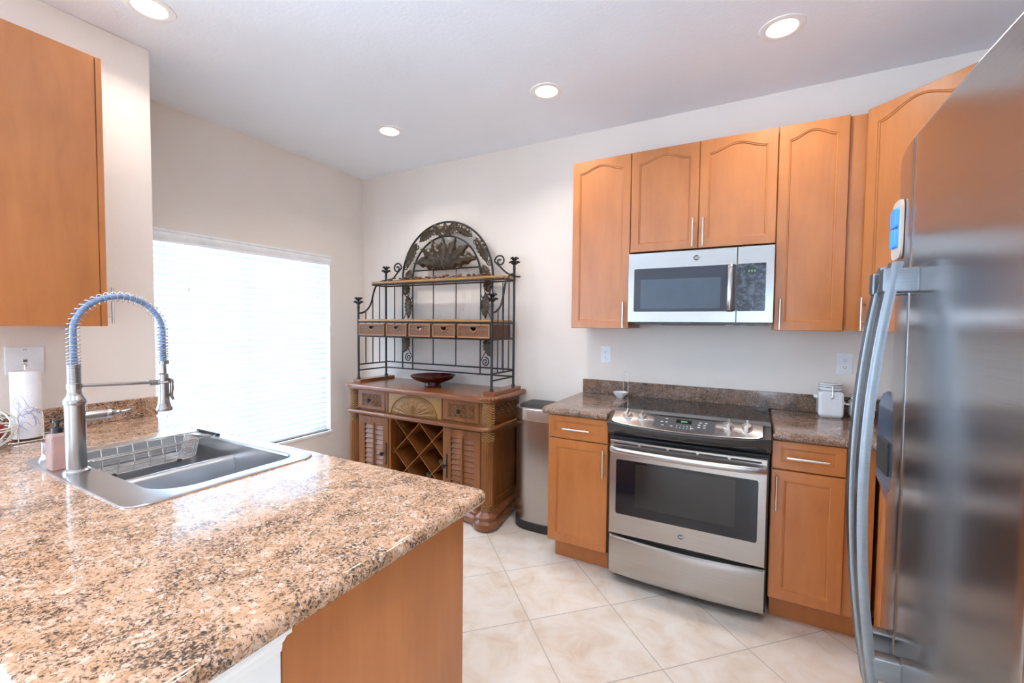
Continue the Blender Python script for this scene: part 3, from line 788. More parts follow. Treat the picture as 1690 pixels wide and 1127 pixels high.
for xc, sg in ((.418, -1), (1.688, 1)):    # woven inset and frame on the sides
    xs = SBX0 if sg < 0 else SBX1
    b = MB(); xa, xb = sorted((xs + sg * .0005, xs + sg * .010))
    for y0, y1, z0, z1 in ((-.425, -.395, .712, .86), (-.075, -.045, .712, .86), (-.395, -.075, .835, .86), (-.395, -.075, .712, .737), (-.425, -.385, .13, .67), (-.085, -.045, .13, .67), (-.385, -.085, .62, .67), (-.385, -.085, .13, .18)):
        b.box(xa, xb, y0, y1, z0, z1, .0015)
    build('side_frame', b, 'side', t)
    xa, xb = sorted((xs + sg * .0005, xs + sg * .006)); b = MB()
    for i in range(10):
        for k in range(4):
            y, z = -.379 + i * .032, .750 + k * .0235; o = .004 if (i + k) % 2 else .007
            b.box(*sorted((xs + sg * .0004, xs + sg * o)), y - .0145, y + .0145, z - .0105, z + .0105, .002, 1)
    build('side_weave', b, 'wovenpanel', t)
def knob(parent, x, y, z, r=.0155):
    k = build('knob', MB().lathe([(.007, 0), (.006, .010), (.010, .013), (r, .020), (r, .026), (r * .75, .032), (0, .034)], (0, 0, 0), 'y', 16) if False else MB(frame((x, y, z), (1, 0, 0), (0, 0, 1), (0, -1, 0))).lathe([(.007, 0), (.006, .010), (.010, .013), (r, .020), (r, .026), (r * .75, .032), (0, .034)], n=16), 'iron', parent)
    return k
for x0, x1, kx in ((.484, .766, .612), (1.333, 1.629, 1.470)):
    d = door_front('drawer', t, BACK, x0, x1, .712, .860, .4785, .018, st=.034, top=.022, bot=.022, mat='side', rec=.010)
    b = MB(); T = frame((0, -.4885, 0), (1, 0, 0), (0, 0, 1), (0, -1, 0)); b = MB(T)
    w_ = x1 - x0 - .088; nx = 9; nz = 5; cx = w_ / nx; cz = .094 / nz
    for i in range(nx):
        for k in range(nz):
            u, v = x0 + .044 + (i + .5) * cx, .739 + (k + .5) * cz
            s_ = 1 if (i + k) % 2 else -1; hw, hh = cx * .62, cz * .2
            pts = [(-hw, -hh), (hw, -hh), (hw, hh), (-hw, hh)]; an = s_ * rad(32)
            q = [(u + p[0] * cos(an) - p[1] * sin(an), v + p[0] * sin(an) + p[1] * cos(an)) for p in pts]
            b.loft([[(p[0], p[1], 0) for p in q], [(p[0], p[1], .004 + .001 * s_) for p in q]])
    build('woven_inset', b, 'wovenpanel', d); knob(d, kx, -.4975, .786)
ce = build('centre_panel', MB().box(.795, 1.302, -.488, -.4785, .706, .862, .001), 'gold', t)
# carved half shell
SH = frame((1.046, -.4885, .706), (1, 0, 0), (0, 0, 1), (0, -1, 0)); b = MB(SH)
def shellpt(a, r):
    k = 11; q = .5 + .5 * cos(2 * k * (a - PI / 2)); edge = 1 - .05 * (1 - q)
    hgt = .004 + .012 * math.sin(min(1, r * 1.02) * PI) ** .6 * (.55 + .45 * q) + .004 * math.sin(9 * r * PI) * q * (r > .45)
    return (.216 * r * edge * cos(a), .146 * r * edge * sin(a), hgt if r < .985 else .001)
rs = [.02] + [.06 + .93 * k / 22 for k in range(23)]; na = 110
vs = [shellpt(PI * i / na, r) for r in rs for i in range(na + 1)]; fs = []
for k in range(len(rs) - 1):
    for i in range(na): q = k * (na + 1) + i; fs.append((q, q + 1, q + na + 2, q + na + 1))
b.add(vs, fs)
b.tube([(.219 * cos(PI * k / 32), .149 * sin(PI * k / 32), .003) for k in range(33)], .0045, 8)
build('carved_shell', b, 'carve', ce, ang=60)
for x0, x1, kx, hx in ((.500, .798, .752, .782), (1.345, 1.642, 1.352, 1.362)):
    z0, z1 = .14, .655; T = BACK
    b = MB(); st = .052
    b.box(x0, x0 + st, -.498, -.479, z0, z1, .002); b.box(x1 - st, x1, -.498, -.479, z0, z1, .002)
    b.box(x0 + st, x1 - st, -.497, -.480, z1 - .06, z1 - .001, .001); b.box(x0 + st, x1 - st, -.497, -.480, z0 + .001, z0 + .07, .001)
    d = build('door', b, 'side', t)
    b = MB(); nl = 10; h = (z1 - z0 - .13) / nl
    for k in range(nl):
        zc = z0 + .07 + (k + .5) * h
        b.loft([[(x, -.480, zc + h * .42), (x, -.4835, zc + h * .46), (x, -.497, zc - h * .36), (x, -.494, zc - h * .46), (x, -.4795, zc + h * .2)] for x in (x0 + st + .001, x1 - st - .001)])
    build('louvres', b, 'side', d, ang=15)
    xm = (x0 + x1) / 2
    build('tilt_rod', MB().box(xm - .008, xm + .008, -.506, -.4975, z0 + .06, z1 - .045, .003), 'side', d)
    knob(d, kx, -.498, .385)
    b = MB(); b.box(hx - .006, hx + .006, -.5008, -.4975, .31, .46, .001); 
    for zz in (.31, .385, .46): b.ball((hx, -.500, zz), .010, 1, .3, 1.2, 8, 6)
    build('latch_plate', b, 'iron', d)
# bottle lattice
b = MB(); X0, X1, Z0, Z1 = .817, 1.318, .126, .667; th = .006
def diag(c, sgn, ya, yb):
    """board along z = sgn * x + c, clipped to the opening"""
    xs_ = sorted([( Z0 - c) / sgn, (Z1 - c) / sgn]); xa, xb = max(X0, xs_[0]) + .005, min(X1, xs_[1]) - .005
    if xb - xa < .05: return
    d = th / s2 / 1.0 * .5
    pl = [(xa, sgn * xa + c - d), (xb, sgn * xb + c - d), (xb, sgn * xb + c + d), (xa, sgn * xa + c + d)]
    b.prism(pl, ya, yb, 'y')
for c in (-.91 - .0, -.67, -.43, -.19): diag(c, 1, -.462, -.10)
for c in (1.25, 1.49, 1.73): diag(c, -1, -.463, -.101)
build('bottle_lattice', b, 'side', t)
for x0, x1 in ((.355, .440), (1.625, 1.712)):
    build('plinth_strip', MB().box(x0, x1, -.440, -.045, .9045, .928, .003), 'sidetop', t)
def bottle(x, z, y0, label):
    o = build('wine_bottle', MB().lathe([(.030, -.0), (.036, .006), (.0365, .17), (.033, .195), (.017, .225), (.0145, .24), (.0145, .285), (.016, .286), (.016, .296), (.0135, .297)], (0, 0, 0), 'y', 24), ['bottle'], None, (0, 0, 0))
    o.rotation_euler = (0, 0, PI); o.location = (x, y0, z)
    tag(o, label, 'bottle', 'wine bottles')
    f = build('foil', MB().lathe([(.0155, .245), (.0155, .284), (.0168, .285), (.0168, .2975), (0, .298)], (0, 0, 0), 'y', 20, cap0=False), 'foil', o)
bottle(1.199, .2995 + .0520, -.066, 'dark wine bottle in the right diamond of the lattice')
bottle(1.079, .1795 + .0520, -.066, 'dark wine bottle in the lower middle diamond of the lattice')

# ================================================================== IRON RACK ON THE SIDEBOARD
t = thing('iron_rack', 'dark iron scrollwork rack with leafy arch standing on the sideboard', 'rack', (1.026, -.25, .93))
AX0, AX1, YF, YB = .381, 1.671, -.405, -.093
def petal(b, c, a, L, h, r):
    pth = [(c[0] + cos(a) * L * s, c[1] + sin(a) * L * s, c[2] + h * math.sin(s * PI * .72) * 1.15 - .004 * s) for s in [k / 7 for k in range(8)]]
    b.tube(pth, [r * (.7 + 1.1 * math.sin(PI * (k / 7) ** .8)) * (1 if k < 7 else .15) for k in range(8)], 7)
def finial(parent, x, y, z):
    b = MB(); b.lathe([(.011, z), (.0125, z + .003), (.010, z + .008), (.0095, z + .03), (.013, z + .045), (.0, z + .07)], (x, y, 0), n=14)
    for k in range(6): petal(b, (x, y, z + .030), 2 * PI * k / 6 + .3, .044, .024, .0056)
    for k in range(5): petal(b, (x, y, z + .056), 2 * PI * k / 5 + .7, .034, .028, .0052)
    build('palm_finial', b, 'iron', parent)
for x in (AX0, AX1):
    for y, zt in ((YF, 1.512), (YB, 1.80)):
        b = MB(); b.lathe([(.015, .929), (.015, .938), (.011, .944), (.009, .95), (.009, zt)], (x, y, 0), n=14)
        p = build('post', b, 'iron', t); finial(p, x, y, zt - .002)
def hbar(b, p, q, r=.005): b.tube([p, q], r, 8)
b = MB()
for z in (1.052, 1.000): hbar(b, (AX0, YB, z), (AX1, YB, z), .006)
for x in (.482, .575, .688, .911, 1.141, 1.375, 1.484, 1.574):
    top_ = {.575: 1.76, .688: 1.757, 1.375: 1.757, 1.484: 1.76, .911: 1.835, 1.141: 1.835}.get(x, 1.705)
    hbar(b, (x, YB, 1.002 if x in (.575, .688, 1.375, 1.484) else 1.052), (x, YB, top_), .0055 if x in (.575, .688, 1.375, 1.484) else .0045)
hbar(b, (.688, YB, 1.835), (1.375, YB, 1.835), .006)
build('back_grille', b, 'iron', t)
XC = 1.0305
b = MB().tube([(XC + .4545 * cos(PI * k / 48), YB, 1.76 + .452 * sin(PI * k / 48)) for k in range(49)], .0085, 10)
b.tube([(XC + .3435 * cos(PI * k / 40), YB, 1.757 + .343 * sin(PI * k / 40)) for k in range(41)], .0075, 10)
build('arch', b, 'iron', t)
for x in (AX0, AX1):
    b = MB()
    for z in (1.048, 1.000): hbar(b, (x, YF, z), (x, YB, z), .006)
    cv = lambda s: (x, YF + (YB - YF) * s, 1.470 + .295 * (3 * s ** 2 - 2 * s ** 3) * (1 if s < 1 else 1))
    cpth = [cv(k / 24) for k in range(25)]
    cpth = [(p[0], p[1] + .030 * math.sin(2 * PI * k / 24), p[2]) for k, p in enumerate(cpth)]
    b.tube(cpth, .0075, 10)
    for y in (-.327, -.249, -.171):
        zt = min(cpth, key=lambda p: abs(p[1] - y))[2]; hbar(b, (x, y, 1.048), (x, y, zt), .0045)
    for z in (1.398, 1.284): hbar(b, (x, YF, z), (x, YB, z), .0055)
    build('side_grille', b, 'iron', t)
b = MB()
for z in (1.398, 1.284):
    hbar(b, (AX0, YF, z), (AX1, YF, z), .006); hbar(b, (AX0, YB, z), (AX1, YB, z), .006)
for x in (.688, .921, 1.150, 1.376):
    hbar(b, (x, YF, 1.284), (x, YF, 1.398), .0055)
    hbar(b, (x, YF, 1.284), (x, YB, 1.284), .0045)
build('basket_frame', b, 'iron', t)
build('middle_shelf', MB().box(AX0 - .006, AX1 + .004 - .012, YF - .006, YB - .011, 1.4045, 1.4215, .005), 'shelf', t)
build('top_shelf', MB().box(AX0 - .004, AX1 + .004, -.262, YB - .011, 1.722, 1.741, .006), 'shelf', t)
b = MB(); hbar(b, (AX0, -.255, 1.714), (AX1, -.255, 1.714), .006); hbar(b, (AX0, YB, 1.714), (AX1, YB, 1.714), .006)
for x in (AX0, AX1): hbar(b, (x, -.255, 1.714), (x, YB, 1.714), .006)
build('shelf_rim', b, 'iron', t)
def volute(b, c, R_, a0, turns, sgn, y=YB, r=.0045, tail=None):
    pth = []
    n = 30
    for k in range(n + 1):
        s = k / n; rr = R_ * (1 - .80 * s); a = a0 + sgn * 2 * PI * turns * s; pth.append((c[0] + rr * cos(a), y, c[1] + rr * sin(a)))
    if tail: pth = [(p[0], y, p[1]) for p in tail] + pth
    b.tube(pth, [r] * (len(pth) - 1) + [r * 1.5], 8)
# shoulder scrolls
for sg in (-1, 1):
    b = MB(); px = XC + sg * .4545; c = (px + sg * .062, 1.868)
    tail = [(px + sg * (.235 - .21 * s + .0 * s), 1.743 + .13 * s ** 2.2) for s in [k / 10 for k in range(9)]]
    volute(b, c, .048, PI if sg > 0 else 0, 1.35, -1 if sg > 0 else 1, tail=tail, r=.0065)
    build('shoulder_scroll', b, 'iron', t)
def leaf(b, base, ang, L, W, bend=0.0, lobes=6, y=YB - .004, bulge=.014, serr=.22):
    n, mW = 22, 4
    pos, a = Vector((base[0], base[1])), ang; F, Bk = [], []
    for i in range(n + 1):
        s = i / n
        wd = W * (math.sin(PI * min(1, s * .93 + .05)) ** .75) * (1 - serr * abs(math.sin(lobes * PI * s)) ** 1.5)
        d = Vector((cos(a), sin(a))); nr = Vector((-d.y, d.x))
        for j in range(-mW, mW + 1):
            q = j / mW
            p = pos + nr * wd * q - d * (.10 * L * abs(q) * .5)
            h = bulge * (math.sin(PI * s) * .8 + .2) * (1 - q * q) + .004 * math.sin(lobes * 2 * PI * s) * abs(q) - (.005 if j == 0 else 0)
            F.append((p.x, y - .002 - h, p.y)); Bk.append((p.x, y + .002 - h * .9, p.y))
        pos = pos + d * L / n; a += bend / n
    w_ = 2 * mW + 1; N_ = len(F); fs = []
    for i in range(n):
        for j in range(w_ - 1):
            q = i * w_ + j; fs.append((q, q + 1, q + w_ + 1, q + w_)); fs.append((N_ + q, N_ + q + w_, N_ + q + w_ + 1, N_ + q + 1))
    for i in range(n):
        for j in (0, w_ - 1):
            q = i * w_ + j; fs.append((q, q + w_, N_ + q + w_, N_ + q))
    for j in range(w_ - 1):
        for i in (0, n): q = i * w_ + j; fs.append((q, q + 1, N_ + q + 1, N_ + q))
    b.add(F + Bk, fs)
# the big acanthus fan inside the arch: each leaf a piece
fan = [(90, .238, .060, 0, -.016), (66, .258, .058, -.12, -.008), (114, .258, .058, .12, -.008), (45, .288, .060, -.35, .0), (135, .288, .060, .35, .0), (27, .318, .060, -.62, .007), (153, .318, .060, .62, .007)]
for a, L, W, bd, yy in fan[::-1]:
    b = MB(); leaf(b, (XC + .02 * cos(rad(a)), 1.838 + .012 * sin(rad(a))), rad(a), L, W, bd, 4, YB - .014 + yy, .030, .40)
    build('acanthus_leaf', b, 'bronze', t, ang=60)
# leaves in the band between the two arches and down the two side channels
band = []
RA = .399
for adeg, dirn, L, W in ((97, 1, .160, .046), (83, -1, .160, .046), (90, 0, .085, .038), (60, -1, .175, .046), (120, 1, .175, .046), (27, -1, .22, .050), (153, 1, .22, .050)):
    a = rad(adeg); c = Vector((XC + RA * cos(a), 1.76 + RA * sin(a)))
    if dirn == 0: band.append((c - Vector((0, .038)), PI / 2, L, W, 0)); continue
    tg = Vector((-sin(a), cos(a))) * dirn
    if adeg in (97, 83): st_, an, bd = Vector((XC, 1.76 + .352)), (PI / 2 + dirn * rad(60)), -dirn * .15
    else: st_, an, bd = c - tg * L * .5, math.atan2(tg.y, tg.x), dirn * L / RA
    if adeg in (60, 120, 27, 153): st_, an, bd = c + Vector((-sin(a), cos(a))) * dirn * -L * .55, math.atan2(tg.y, tg.x) - dirn * .25, dirn * .5
    band.append((st_, an, L, W, bd))
for st_, an, L, W, bd in band:
    b = MB(); leaf(b, st_, an, L, W, bd, 6, YB - .004, .012, .25); build('band_leaf', b, 'bronze', t, ang=60)
for sg in (-1, 1):
    xc = XC + sg * .3975
    for z, an, L in ((1.745, 100, .11), (1.725, -75, .10), (1.62, -100, .19), (1.275, -78, .15)):
        b = MB(); leaf(b, (xc, z), rad(an if sg > 0 else 180 - an), L, .046, .3 * sg, 6, YB - .003, .012, .25); build('band_leaf', b, 'bronze', t, ang=60)
    for c_, R_, a0, tn, sg_ in (((xc + sg * .012, 1.645), .032, PI / 2, 1.4, sg), ((xc - sg * .006, 1.098), .036, PI / 2, 1.5, -sg), ((XC + sg * .425, 1.865), .026, PI, 1.3, sg),
                                ((XC + sg * .400 * cos(rad(73)), 1.76 + .400 * sin(rad(73))), .034, PI / 2, 1.4, -sg), ((XC + sg * .400 * cos(rad(43)), 1.76 + .400 * sin(rad(43))), .028, PI / 2, 1.4, -sg)):
        b = MB(); volute(b, c_, R_, a0, tn, sg_); build('scroll', b, 'iron', t)
    for z, h in ((1.42, .20), (1.10, .17)):
        build('vine_stem', MB().tube([(xc + sg * (.05 - .1 * s), YB, z + h * s) if z > 1.3 else (xc + sg * (-.05 + .1 * s), YB, z + h * s) for s in (0, .5, 1)], .0035, 6), 'iron', t)

# wicker baskets: one per bay of the shelf
bays = [(.388, .682, 'wide wicker basket at the left end of the rack shelf'), (.694, .915, 'wicker basket second from left, blue packet behind its handle hole'),
        (.927, 1.144, 'middle wicker basket of the five on the rack shelf'), (1.156, 1.370, 'wicker basket second from right with dark handle hole'), (1.382, 1.662, 'wide wicker basket at the right end of the rack shelf')]
for x0, x1, lb in bays:
    x0 += .005; x1 -= .005; xm = (x0 + x1) / 2; zb, zt = 1.2905, 1.386; hw = .026
    t = thing('wicker_basket', lb, 'basket', (xm, -.25, zb), 'wicker baskets on the rack')
    b = MB(); ya, yb = -.412, -.404
    hole = [(xm + hw * cos(PI + PI * k / 14), zt - .019 + .026 * sin(PI + PI * k / 14)) for k in range(15)]
    outer = [(x0, zb), (x1, zb), (x1, zt), (x0, zt)]
    for y in (ya, yb): b.add(*fill_between([(p[0], y, p[1]) for p in outer], [[(p[0], y, p[1]) for p in hole]]))
    b.loft([[(p[0], y, p[1]) for p in outer] for y in (ya, yb)], False, False); b.loft([[(p[0], y, p[1]) for p in hole] for y in (ya, yb)], False, False)
    b.box(x0, x0 + .007, yb, -.12, zb, zt); b.box(x1 - .007, x1, yb, -.12, zb, zt); b.box(x0 + .007, x1 - .007, -.127, -.12, zb, zt); b.box(x0 + .007, x1 - .007, yb, -.127, zb, zb + .006)
    build('body', b, 'wicker', t)
    b = MB()
    for z in (zb + .005, zt - .003): b.tube([(x0 + .004, ya - .001, z), (x1 - .004, ya - .001, z), (x1 - .004, -.124, z), (x0 + .004, -.124, z)], .0052, 8, True)
    for x in (x0 + .005, x1 - .005): b.tube([(x, ya - .001, zb + .004), (x, ya - .001, zt - .003)], .005, 8)
    b.tube([(xm + (hw + .004) * cos(PI + PI * k / 14), ya - .001, zt - .019 + .030 * sin(PI + PI * k / 14)) for k in range(15)], .004, 8)
    build('rim', b, 'wickrim', t)
for x, m_, lb in ((.535, 'foil', 'grey packet inside the left end wicker basket'), (.806, 'bluepack', 'blue packet inside the second wicker basket'), (1.037, 'whitepack', 'pale blue packet inside the middle wicker basket')):
    b = MB(); b.loft([ring(x - .034, x + .034, -.392, -.30, .012, z, d, 4) for z, d in ((1.2975, .006), (1.305, 0), (1.355, .002), (1.362, .012))])
    o = build('packet', b, m_, None, (x, -.345, 1.2975)); tag(o, lb, 'packet', 'packets in the baskets')
# bowl and vine
o = build('serving_bowl', MB().lathe([(.064, .9055), (.066, .9075), (.060, .922), (.075, .930), (.12, .945), (.155, .962), (.176, .985), (.1765, .988), (.172, .988), (.15, .967), (.11, .95), (.05, .941), (0, .940)], (1.045, -.262, 0), n=48), 'redbowl', None, (1.045, -.262, .9055), ang=50)
tag(o, 'shallow dark red bowl on a small foot on the sideboard', 'bowl')
t = thing('vine_garland', 'dried vine with dark buds lying on the rack top shelf', 'garland', (1.03, -.19, 1.742))
b = MB()
for s in range(3):
    b.tube([(.50 + 1.03 * k / 40, -.20 + .02 * math.sin(k * .7 + s * 2), 1.7465 + .004 * math.sin(k * .9 + s) + .003 * s) for k in range(41)], .0035, 6)
build('stems', b, 'vine', t)
rr = random.Random(3)
for k in range(26):
    b = MB().ball((.52 + .99 * k / 25 + rr.uniform(-.01, .01), -.20 + rr.uniform(-.025, .025), 1.757 + rr.uniform(0, .010)), rr.uniform(.008, .014), 1.4, 1, .8, 8, 6)
    build('bud', b, 'vine', t)

# ================================================================== SINK AND WHAT STANDS ROUND IT
t = thing('kitchen_sink', 'stainless steel double-bowl sink set into the peninsula granite', 'sink', (1.49, -2.22, .914))
HR = [.10, .10, .05, .05]; hole = lambda z, d=0.0: ring(1.150, 1.836, -2.402, -1.996, HR, z, d, 8)
ro = lambda z, d=0.0: ring(1.104, 1.886, -2.492, -1.950, .045, z, d, 8)
b = MB(); b.loft([ro(.9142), ro(.9175), ro(.9195, .003)], False, False)
b.add(*fill_between(ro(.9195, .003), [hole(.9195, -.004)])); b.loft([hole(.9195, -.004), hole(.917, 0), hole(.910, .002)], False, False)
build('rim', b, 'sink', t)
b = MB(); b.loft([hole(z, d) for z, d in ((.910, .002), (.76, .008), (.735, .016), (.722, .035))] + [hole(.719, .07)], False, True)
o_ = [hole(z, d) for z, d in ((.9105, -.001), (.76, .005), (.732, .012), (.719, .032), (.716, .07))]; b.loft(o_, False, True)
build('basin', b, 'sink', t, recalc=False)
b = MB(); pf = [(1.405, .725), (1.420, .850), (1.428, .862), (1.440, .865), (1.452, .862), (1.460, .850), (1.475, .725)]
b.prism(pf, -2.397, -2.001, 'y'); build('divider', b, 'sink', t, ang=50)
for x in (1.285, 1.655):
    build('drain', MB().lathe([(.044, .7195), (.042, .7225), (.036, .7215), (.030, .7205), (0, .7205)], (x, -2.2, 0), n=24), 'nickel', t)

# spring faucet
FX, FY = 1.412, -2.446
t = thing('kitchen_faucet', 'brushed nickel spring-neck faucet with pull-down spray head', 'faucet', (FX, FY, .9195))
fb = build('body', MB().lathe([(.033, .9198), (.033, .926), (.029, .930), (.0245, .933), (.0245, 1.128), (.0275, 1.134), (.0275, 1.142), (.0245, 1.149), (.0185, 1.160), (.0165, 1.172), (.0165, 1.179)], (FX, FY, 0), n=36), 'nickel', t)
b = MB(); z = 1.178; pr = [(.0185, 1.178), (.0185, 1.194), (.0165, 1.195)]
for k in range(14): zz = 1.197 + k * .0041; pr += [(.0158, zz), (.0168, zz + .001), (.0168, zz + .0027), (.0158, zz + .0037)]
b.lathe(pr, (FX, FY, 0), n=28); build('collar', b, 'nickel', t)
b = MB(); b.lathe([(.0165, FY + .018), (.0165, FY + .068), (.0150, FY + .070)], (FX, 0, 1.088), 'y', 24)
b.lathe([(.0135, FY + .070), (.0165, FY + .074), (.0165, FY + .084), (.010, FY + .090), (.007, FY + .098), (.009, FY + .106), (.006, FY + .110)], (FX, 0, 1.088), 'y', 20)
b.tube([(FX, FY + .100, 1.090), (FX, FY + .118, 1.088), (FX, FY + .136, 1.092)], [.006, .0055, .008], 10)
b.lathe([(.0172, FY + .0675), (.0172, FY + .0705)], (FX, 0, 1.088), 'y', 24)
build('lever', b, 'nickel', t)
AR = .1165; zc = 1.352; YH = FY + 2 * AR
def neck(s):
    """centre line of the neck, s in metres from the top of the collar"""
    L1 = zc - 1.245
    if s < L1: return Vector((FX, FY, 1.245 + s)), Vector((0, 0, 1))
    s -= L1
    if s < PI * AR: a = PI - s / AR; return Vector((FX, FY + AR + AR * cos(a), zc + AR * sin(a))), Vector((0, sin(a), -cos(a)))
    s -= PI * AR
    return Vector((FX, YH, zc - s)), Vector((0, 0, -1))
LT = (zc - 1.245) + PI * AR + (zc - 1.240)
build('hose', MB().tube([tuple(neck(LT * k / 60)[0]) for k in range(61)] + [(FX, YH, 1.20)], .0088, 14), 'hose', t)
pts = []; ph = 0.0; s = 0.0
while s < LT:
    c, d = neck(s); e1 = Vector((1, 0, 0)); e2 = d.cross(e1)
    pts.append(tuple(c + (e1 * cos(ph) + e2 * sin(ph)) * .0158))
    u = s / LT; pitch = .0075 + .0095 * math.sin(PI * min(1, max(0, u * 1.04))) ** .8
    ph += 2 * PI / 18; s += pitch / 18
build('spring', MB().tube(pts, .0015, 6), 'nickel', t, ang=80)
sh = build('spray_head', MB().lathe([(.0235, 1.073), (.0250, 1.076), (.0250, 1.081), (.0220, 1.087), (.0175, 1.103), (.0160, 1.125), (.0160, 1.190), (.0150, 1.194), (.0150, 1.202), (.0098, 1.206), (.0085, 1.240)], (FX, YH, 0), n=32), 'nickel', t)
build('spray_ring', MB().lathe([(.0175, 1.238), (.0175, 1.249), (.010, 1.2495)], (FX, YH, 0), n=28), 'nickel', sh)
b = MB(); b.tube([(FX + .004, YH + .017, 1.185), (FX + .004, YH + .023, 1.180), (FX + .004, YH + .024, 1.15), (FX + .004, YH + .021, 1.125), (FX + .004, YH + .028, 1.108)], [.004, .006, .006, .0055, .004], 10)
build('trigger', b, 'nickel', sh)
b = MB(); b.tube([(FX, FY + .014, 1.186), (FX, YH - .034, 1.176)], .0052, 12); b.tube([(FX, YH - .042, 1.1757), (FX, YH - .012, 1.1745)], .0095, 14)
b.tube([(FX + .0185 * cos(2 * PI * k / 24), YH + .0185 * sin(2 * PI * k / 24), 1.1745) for k in range(24)], .004, 8, True)
build('support_arm', b, 'nickel', t)

# soap pump set in the rim, soap bottle on the rim
t = thing('soap_dispenser', 'short brushed nickel soap dispenser on the left corner of the sink', 'soap dispenser', (1.165, -2.447, .9195))
build('base', MB().lathe([(.022, .9198), (.022, .924), (.016, .930), (.0125, .940), (.0125, .942)], (1.165, -2.447, 0), n=24), 'nickel', t)
build('pump_head', MB().lathe([(.0135, .942), (.0135, .978), (.0125, .980), (.0, .980)], (1.165, -2.447, 0), n=24).tube([(1.165, -2.447, .968), (1.165, -2.415, .970), (1.165, -2.405, .964)], .0045, 8), 'nickel', t)
t = thing('soap_bottle', 'clear bottle of pink hand soap with black pump behind the faucet', 'bottle', (1.318, -2.462, .9195))
bx = lambda z, d: ring(1.290, 1.346, -2.484, -2.440, .008, z, d, 4)
build('bottle', MB().loft([bx(z, d) for z, d in ((.9198, .004), (.922, 0), (1.022, 0), (1.030, .006), (1.034, .014))]), 'soap', t)
b = MB(); b.lathe([(.014, 1.034), (.014, 1.05), (.012, 1.052), (.005, 1.053), (.005, 1.066), (.010, 1.067), (.010, 1.074), (0, 1.075)], (1.318, -2.462, 0), n=18); b.tube([(1.318, -2.462, 1.071), (1.318, -2.432, 1.071), (1.318, -2.424, 1.066)], .004, 8)
build('pump', b, 'blackplastic', t)

# wire caddy hooked over the far rim
t = thing('sink_caddy', 'chrome wire basket hanging in the far bowl of the sink', 'basket', (1.24, -2.2, .86))
x0, x1, y0, y1, zt, zb = 1.165, 1.318, -2.385, -2.045, .918, .853
b = MB(); fr = [(x, y, zt) for x, y in rrect(x0, x1, y0, y1, .028, 6)]; b.tube(fr, .0024, 8, True)
for x in (x0 + .012, x1 - .012):
    b.tube([(x, y0 - .012, zt + .004), (x, -2.0, zt + .004), (x, -1.985, zt + .006)], .0024, 8)
b.tube([(x0 + .012, -1.985, zt + .006), (x1 - .012, -1.985, zt + .006)], .0024, 8)
fb_ = [(x, y, zb) for x, y in rrect(x0 + .016, x1 - .016, y0 + .016, y1 - .016, .022, 6)]; b.tube(fb_, .002, 8, True)
build('frame', b, 'chrome', t)
b = MB()
for k in range(11):
    x = x0 + .022 + (x1 - x0 - .044) * k / 10
    b.tube([(x, y0 + .002, zt), (x, y0 + .016, zb + .004), (x, y0 + .022, zb), (x, y1 - .022, zb), (x, y1 - .016, zb + .004), (x, y1 - .002, zt)], .0011, 5)
for k in range(7):
    y = y0 + .03 + (y1 - y0 - .06) * k / 6
    b.tube([(x0 + .001, y, zt), (x0 + .016, y, zb + .003), (x0 + .022, y, zb), (x1 - .022, y, zb), (x1 - .016, y, zb + .003), (x1 - .001, y, zt)], .0014, 5)
for k in range(5):
    q = (k + 1) / 6; z = zt + (zb - zt) * q; d = .016 * q
    b.tube([(x1 - d, y0 + .028, z), (x1 - d, y1 - .028, z)], .0011, 5)
    if k == 2: b.tube([(x0 + d, y0 + .028, z), (x0 + d, y1 - .028, z)], .0011, 5)
build('wires', b, 'chrome', t)
build('rubber_grip', MB().tube([(x0 - .004, -1.985, zt + .006), (x1 + .004, -1.985, zt + .006)], .0052, 10), 'rubber', t)
for y in (-2.32, -2.12): build('rubber_foot', MB().ball((x1 - .016, y, zb - .002), .0075, 1, 1.3, .8, 10, 8), 'rubber', t)

# paper towel on its wire stand
TX, TY = .716, -2.385
t = thing('towel_holder', 'chrome wire stand holding the paper towel roll', 'towel holder', (TX, TY, .914))
b = MB(); zz = .9185
b.tube([(x, y, zz) for x, y in rrect(.655, .790, -2.45, -2.285, .012, 4)], .0026, 8, True); b.tube([(TX, -2.45, zz), (TX, -2.285, zz)], .0026, 8)
build('base', b, 'chrome', t)
build('pole', MB().tube([(TX, TY, zz), (TX, TY, 1.204)], .003, 8).ball((TX, TY, 1.209), .006), 'chrome', t)
b = MB(); xa = .785; pth = [(xa, -2.425, zz), (xa, -2.425, 1.015)] + [(xa, -2.391 - .034 * cos(PI * k / 12), 1.015 + .034 * sin(PI * k / 12)) for k in range(1, 12)] + [(xa, -2.357, 1.015), (xa, -2.357, zz)]
build('wire_loop', b.tube(pth, .0023, 8), 'chrome', t)
b = MB(); b.lathe([(.008, .924), (.043, .924), (.0435, .926), (.0435, 1.186), (.043, 1.1875), (.012, 1.1875), (.008, 1.184)], (TX, TY, 0), n=44)
b.mi = 1
def onroll(a, z): return (TX + .0437 * cos(a), TY + .0437 * sin(a), z)
def curl(a0, z0, da, dz, w_, turn):     # a printed teardrop / scroll line
    q = []
    for k in range(25):
        s = k / 24; q.append(onroll(a0 + da * s + w_ * math.sin(PI * s) * (1 if turn > 0 else -1), z0 + dz * s + .012 * math.sin(2 * PI * s) * turn))
    return q
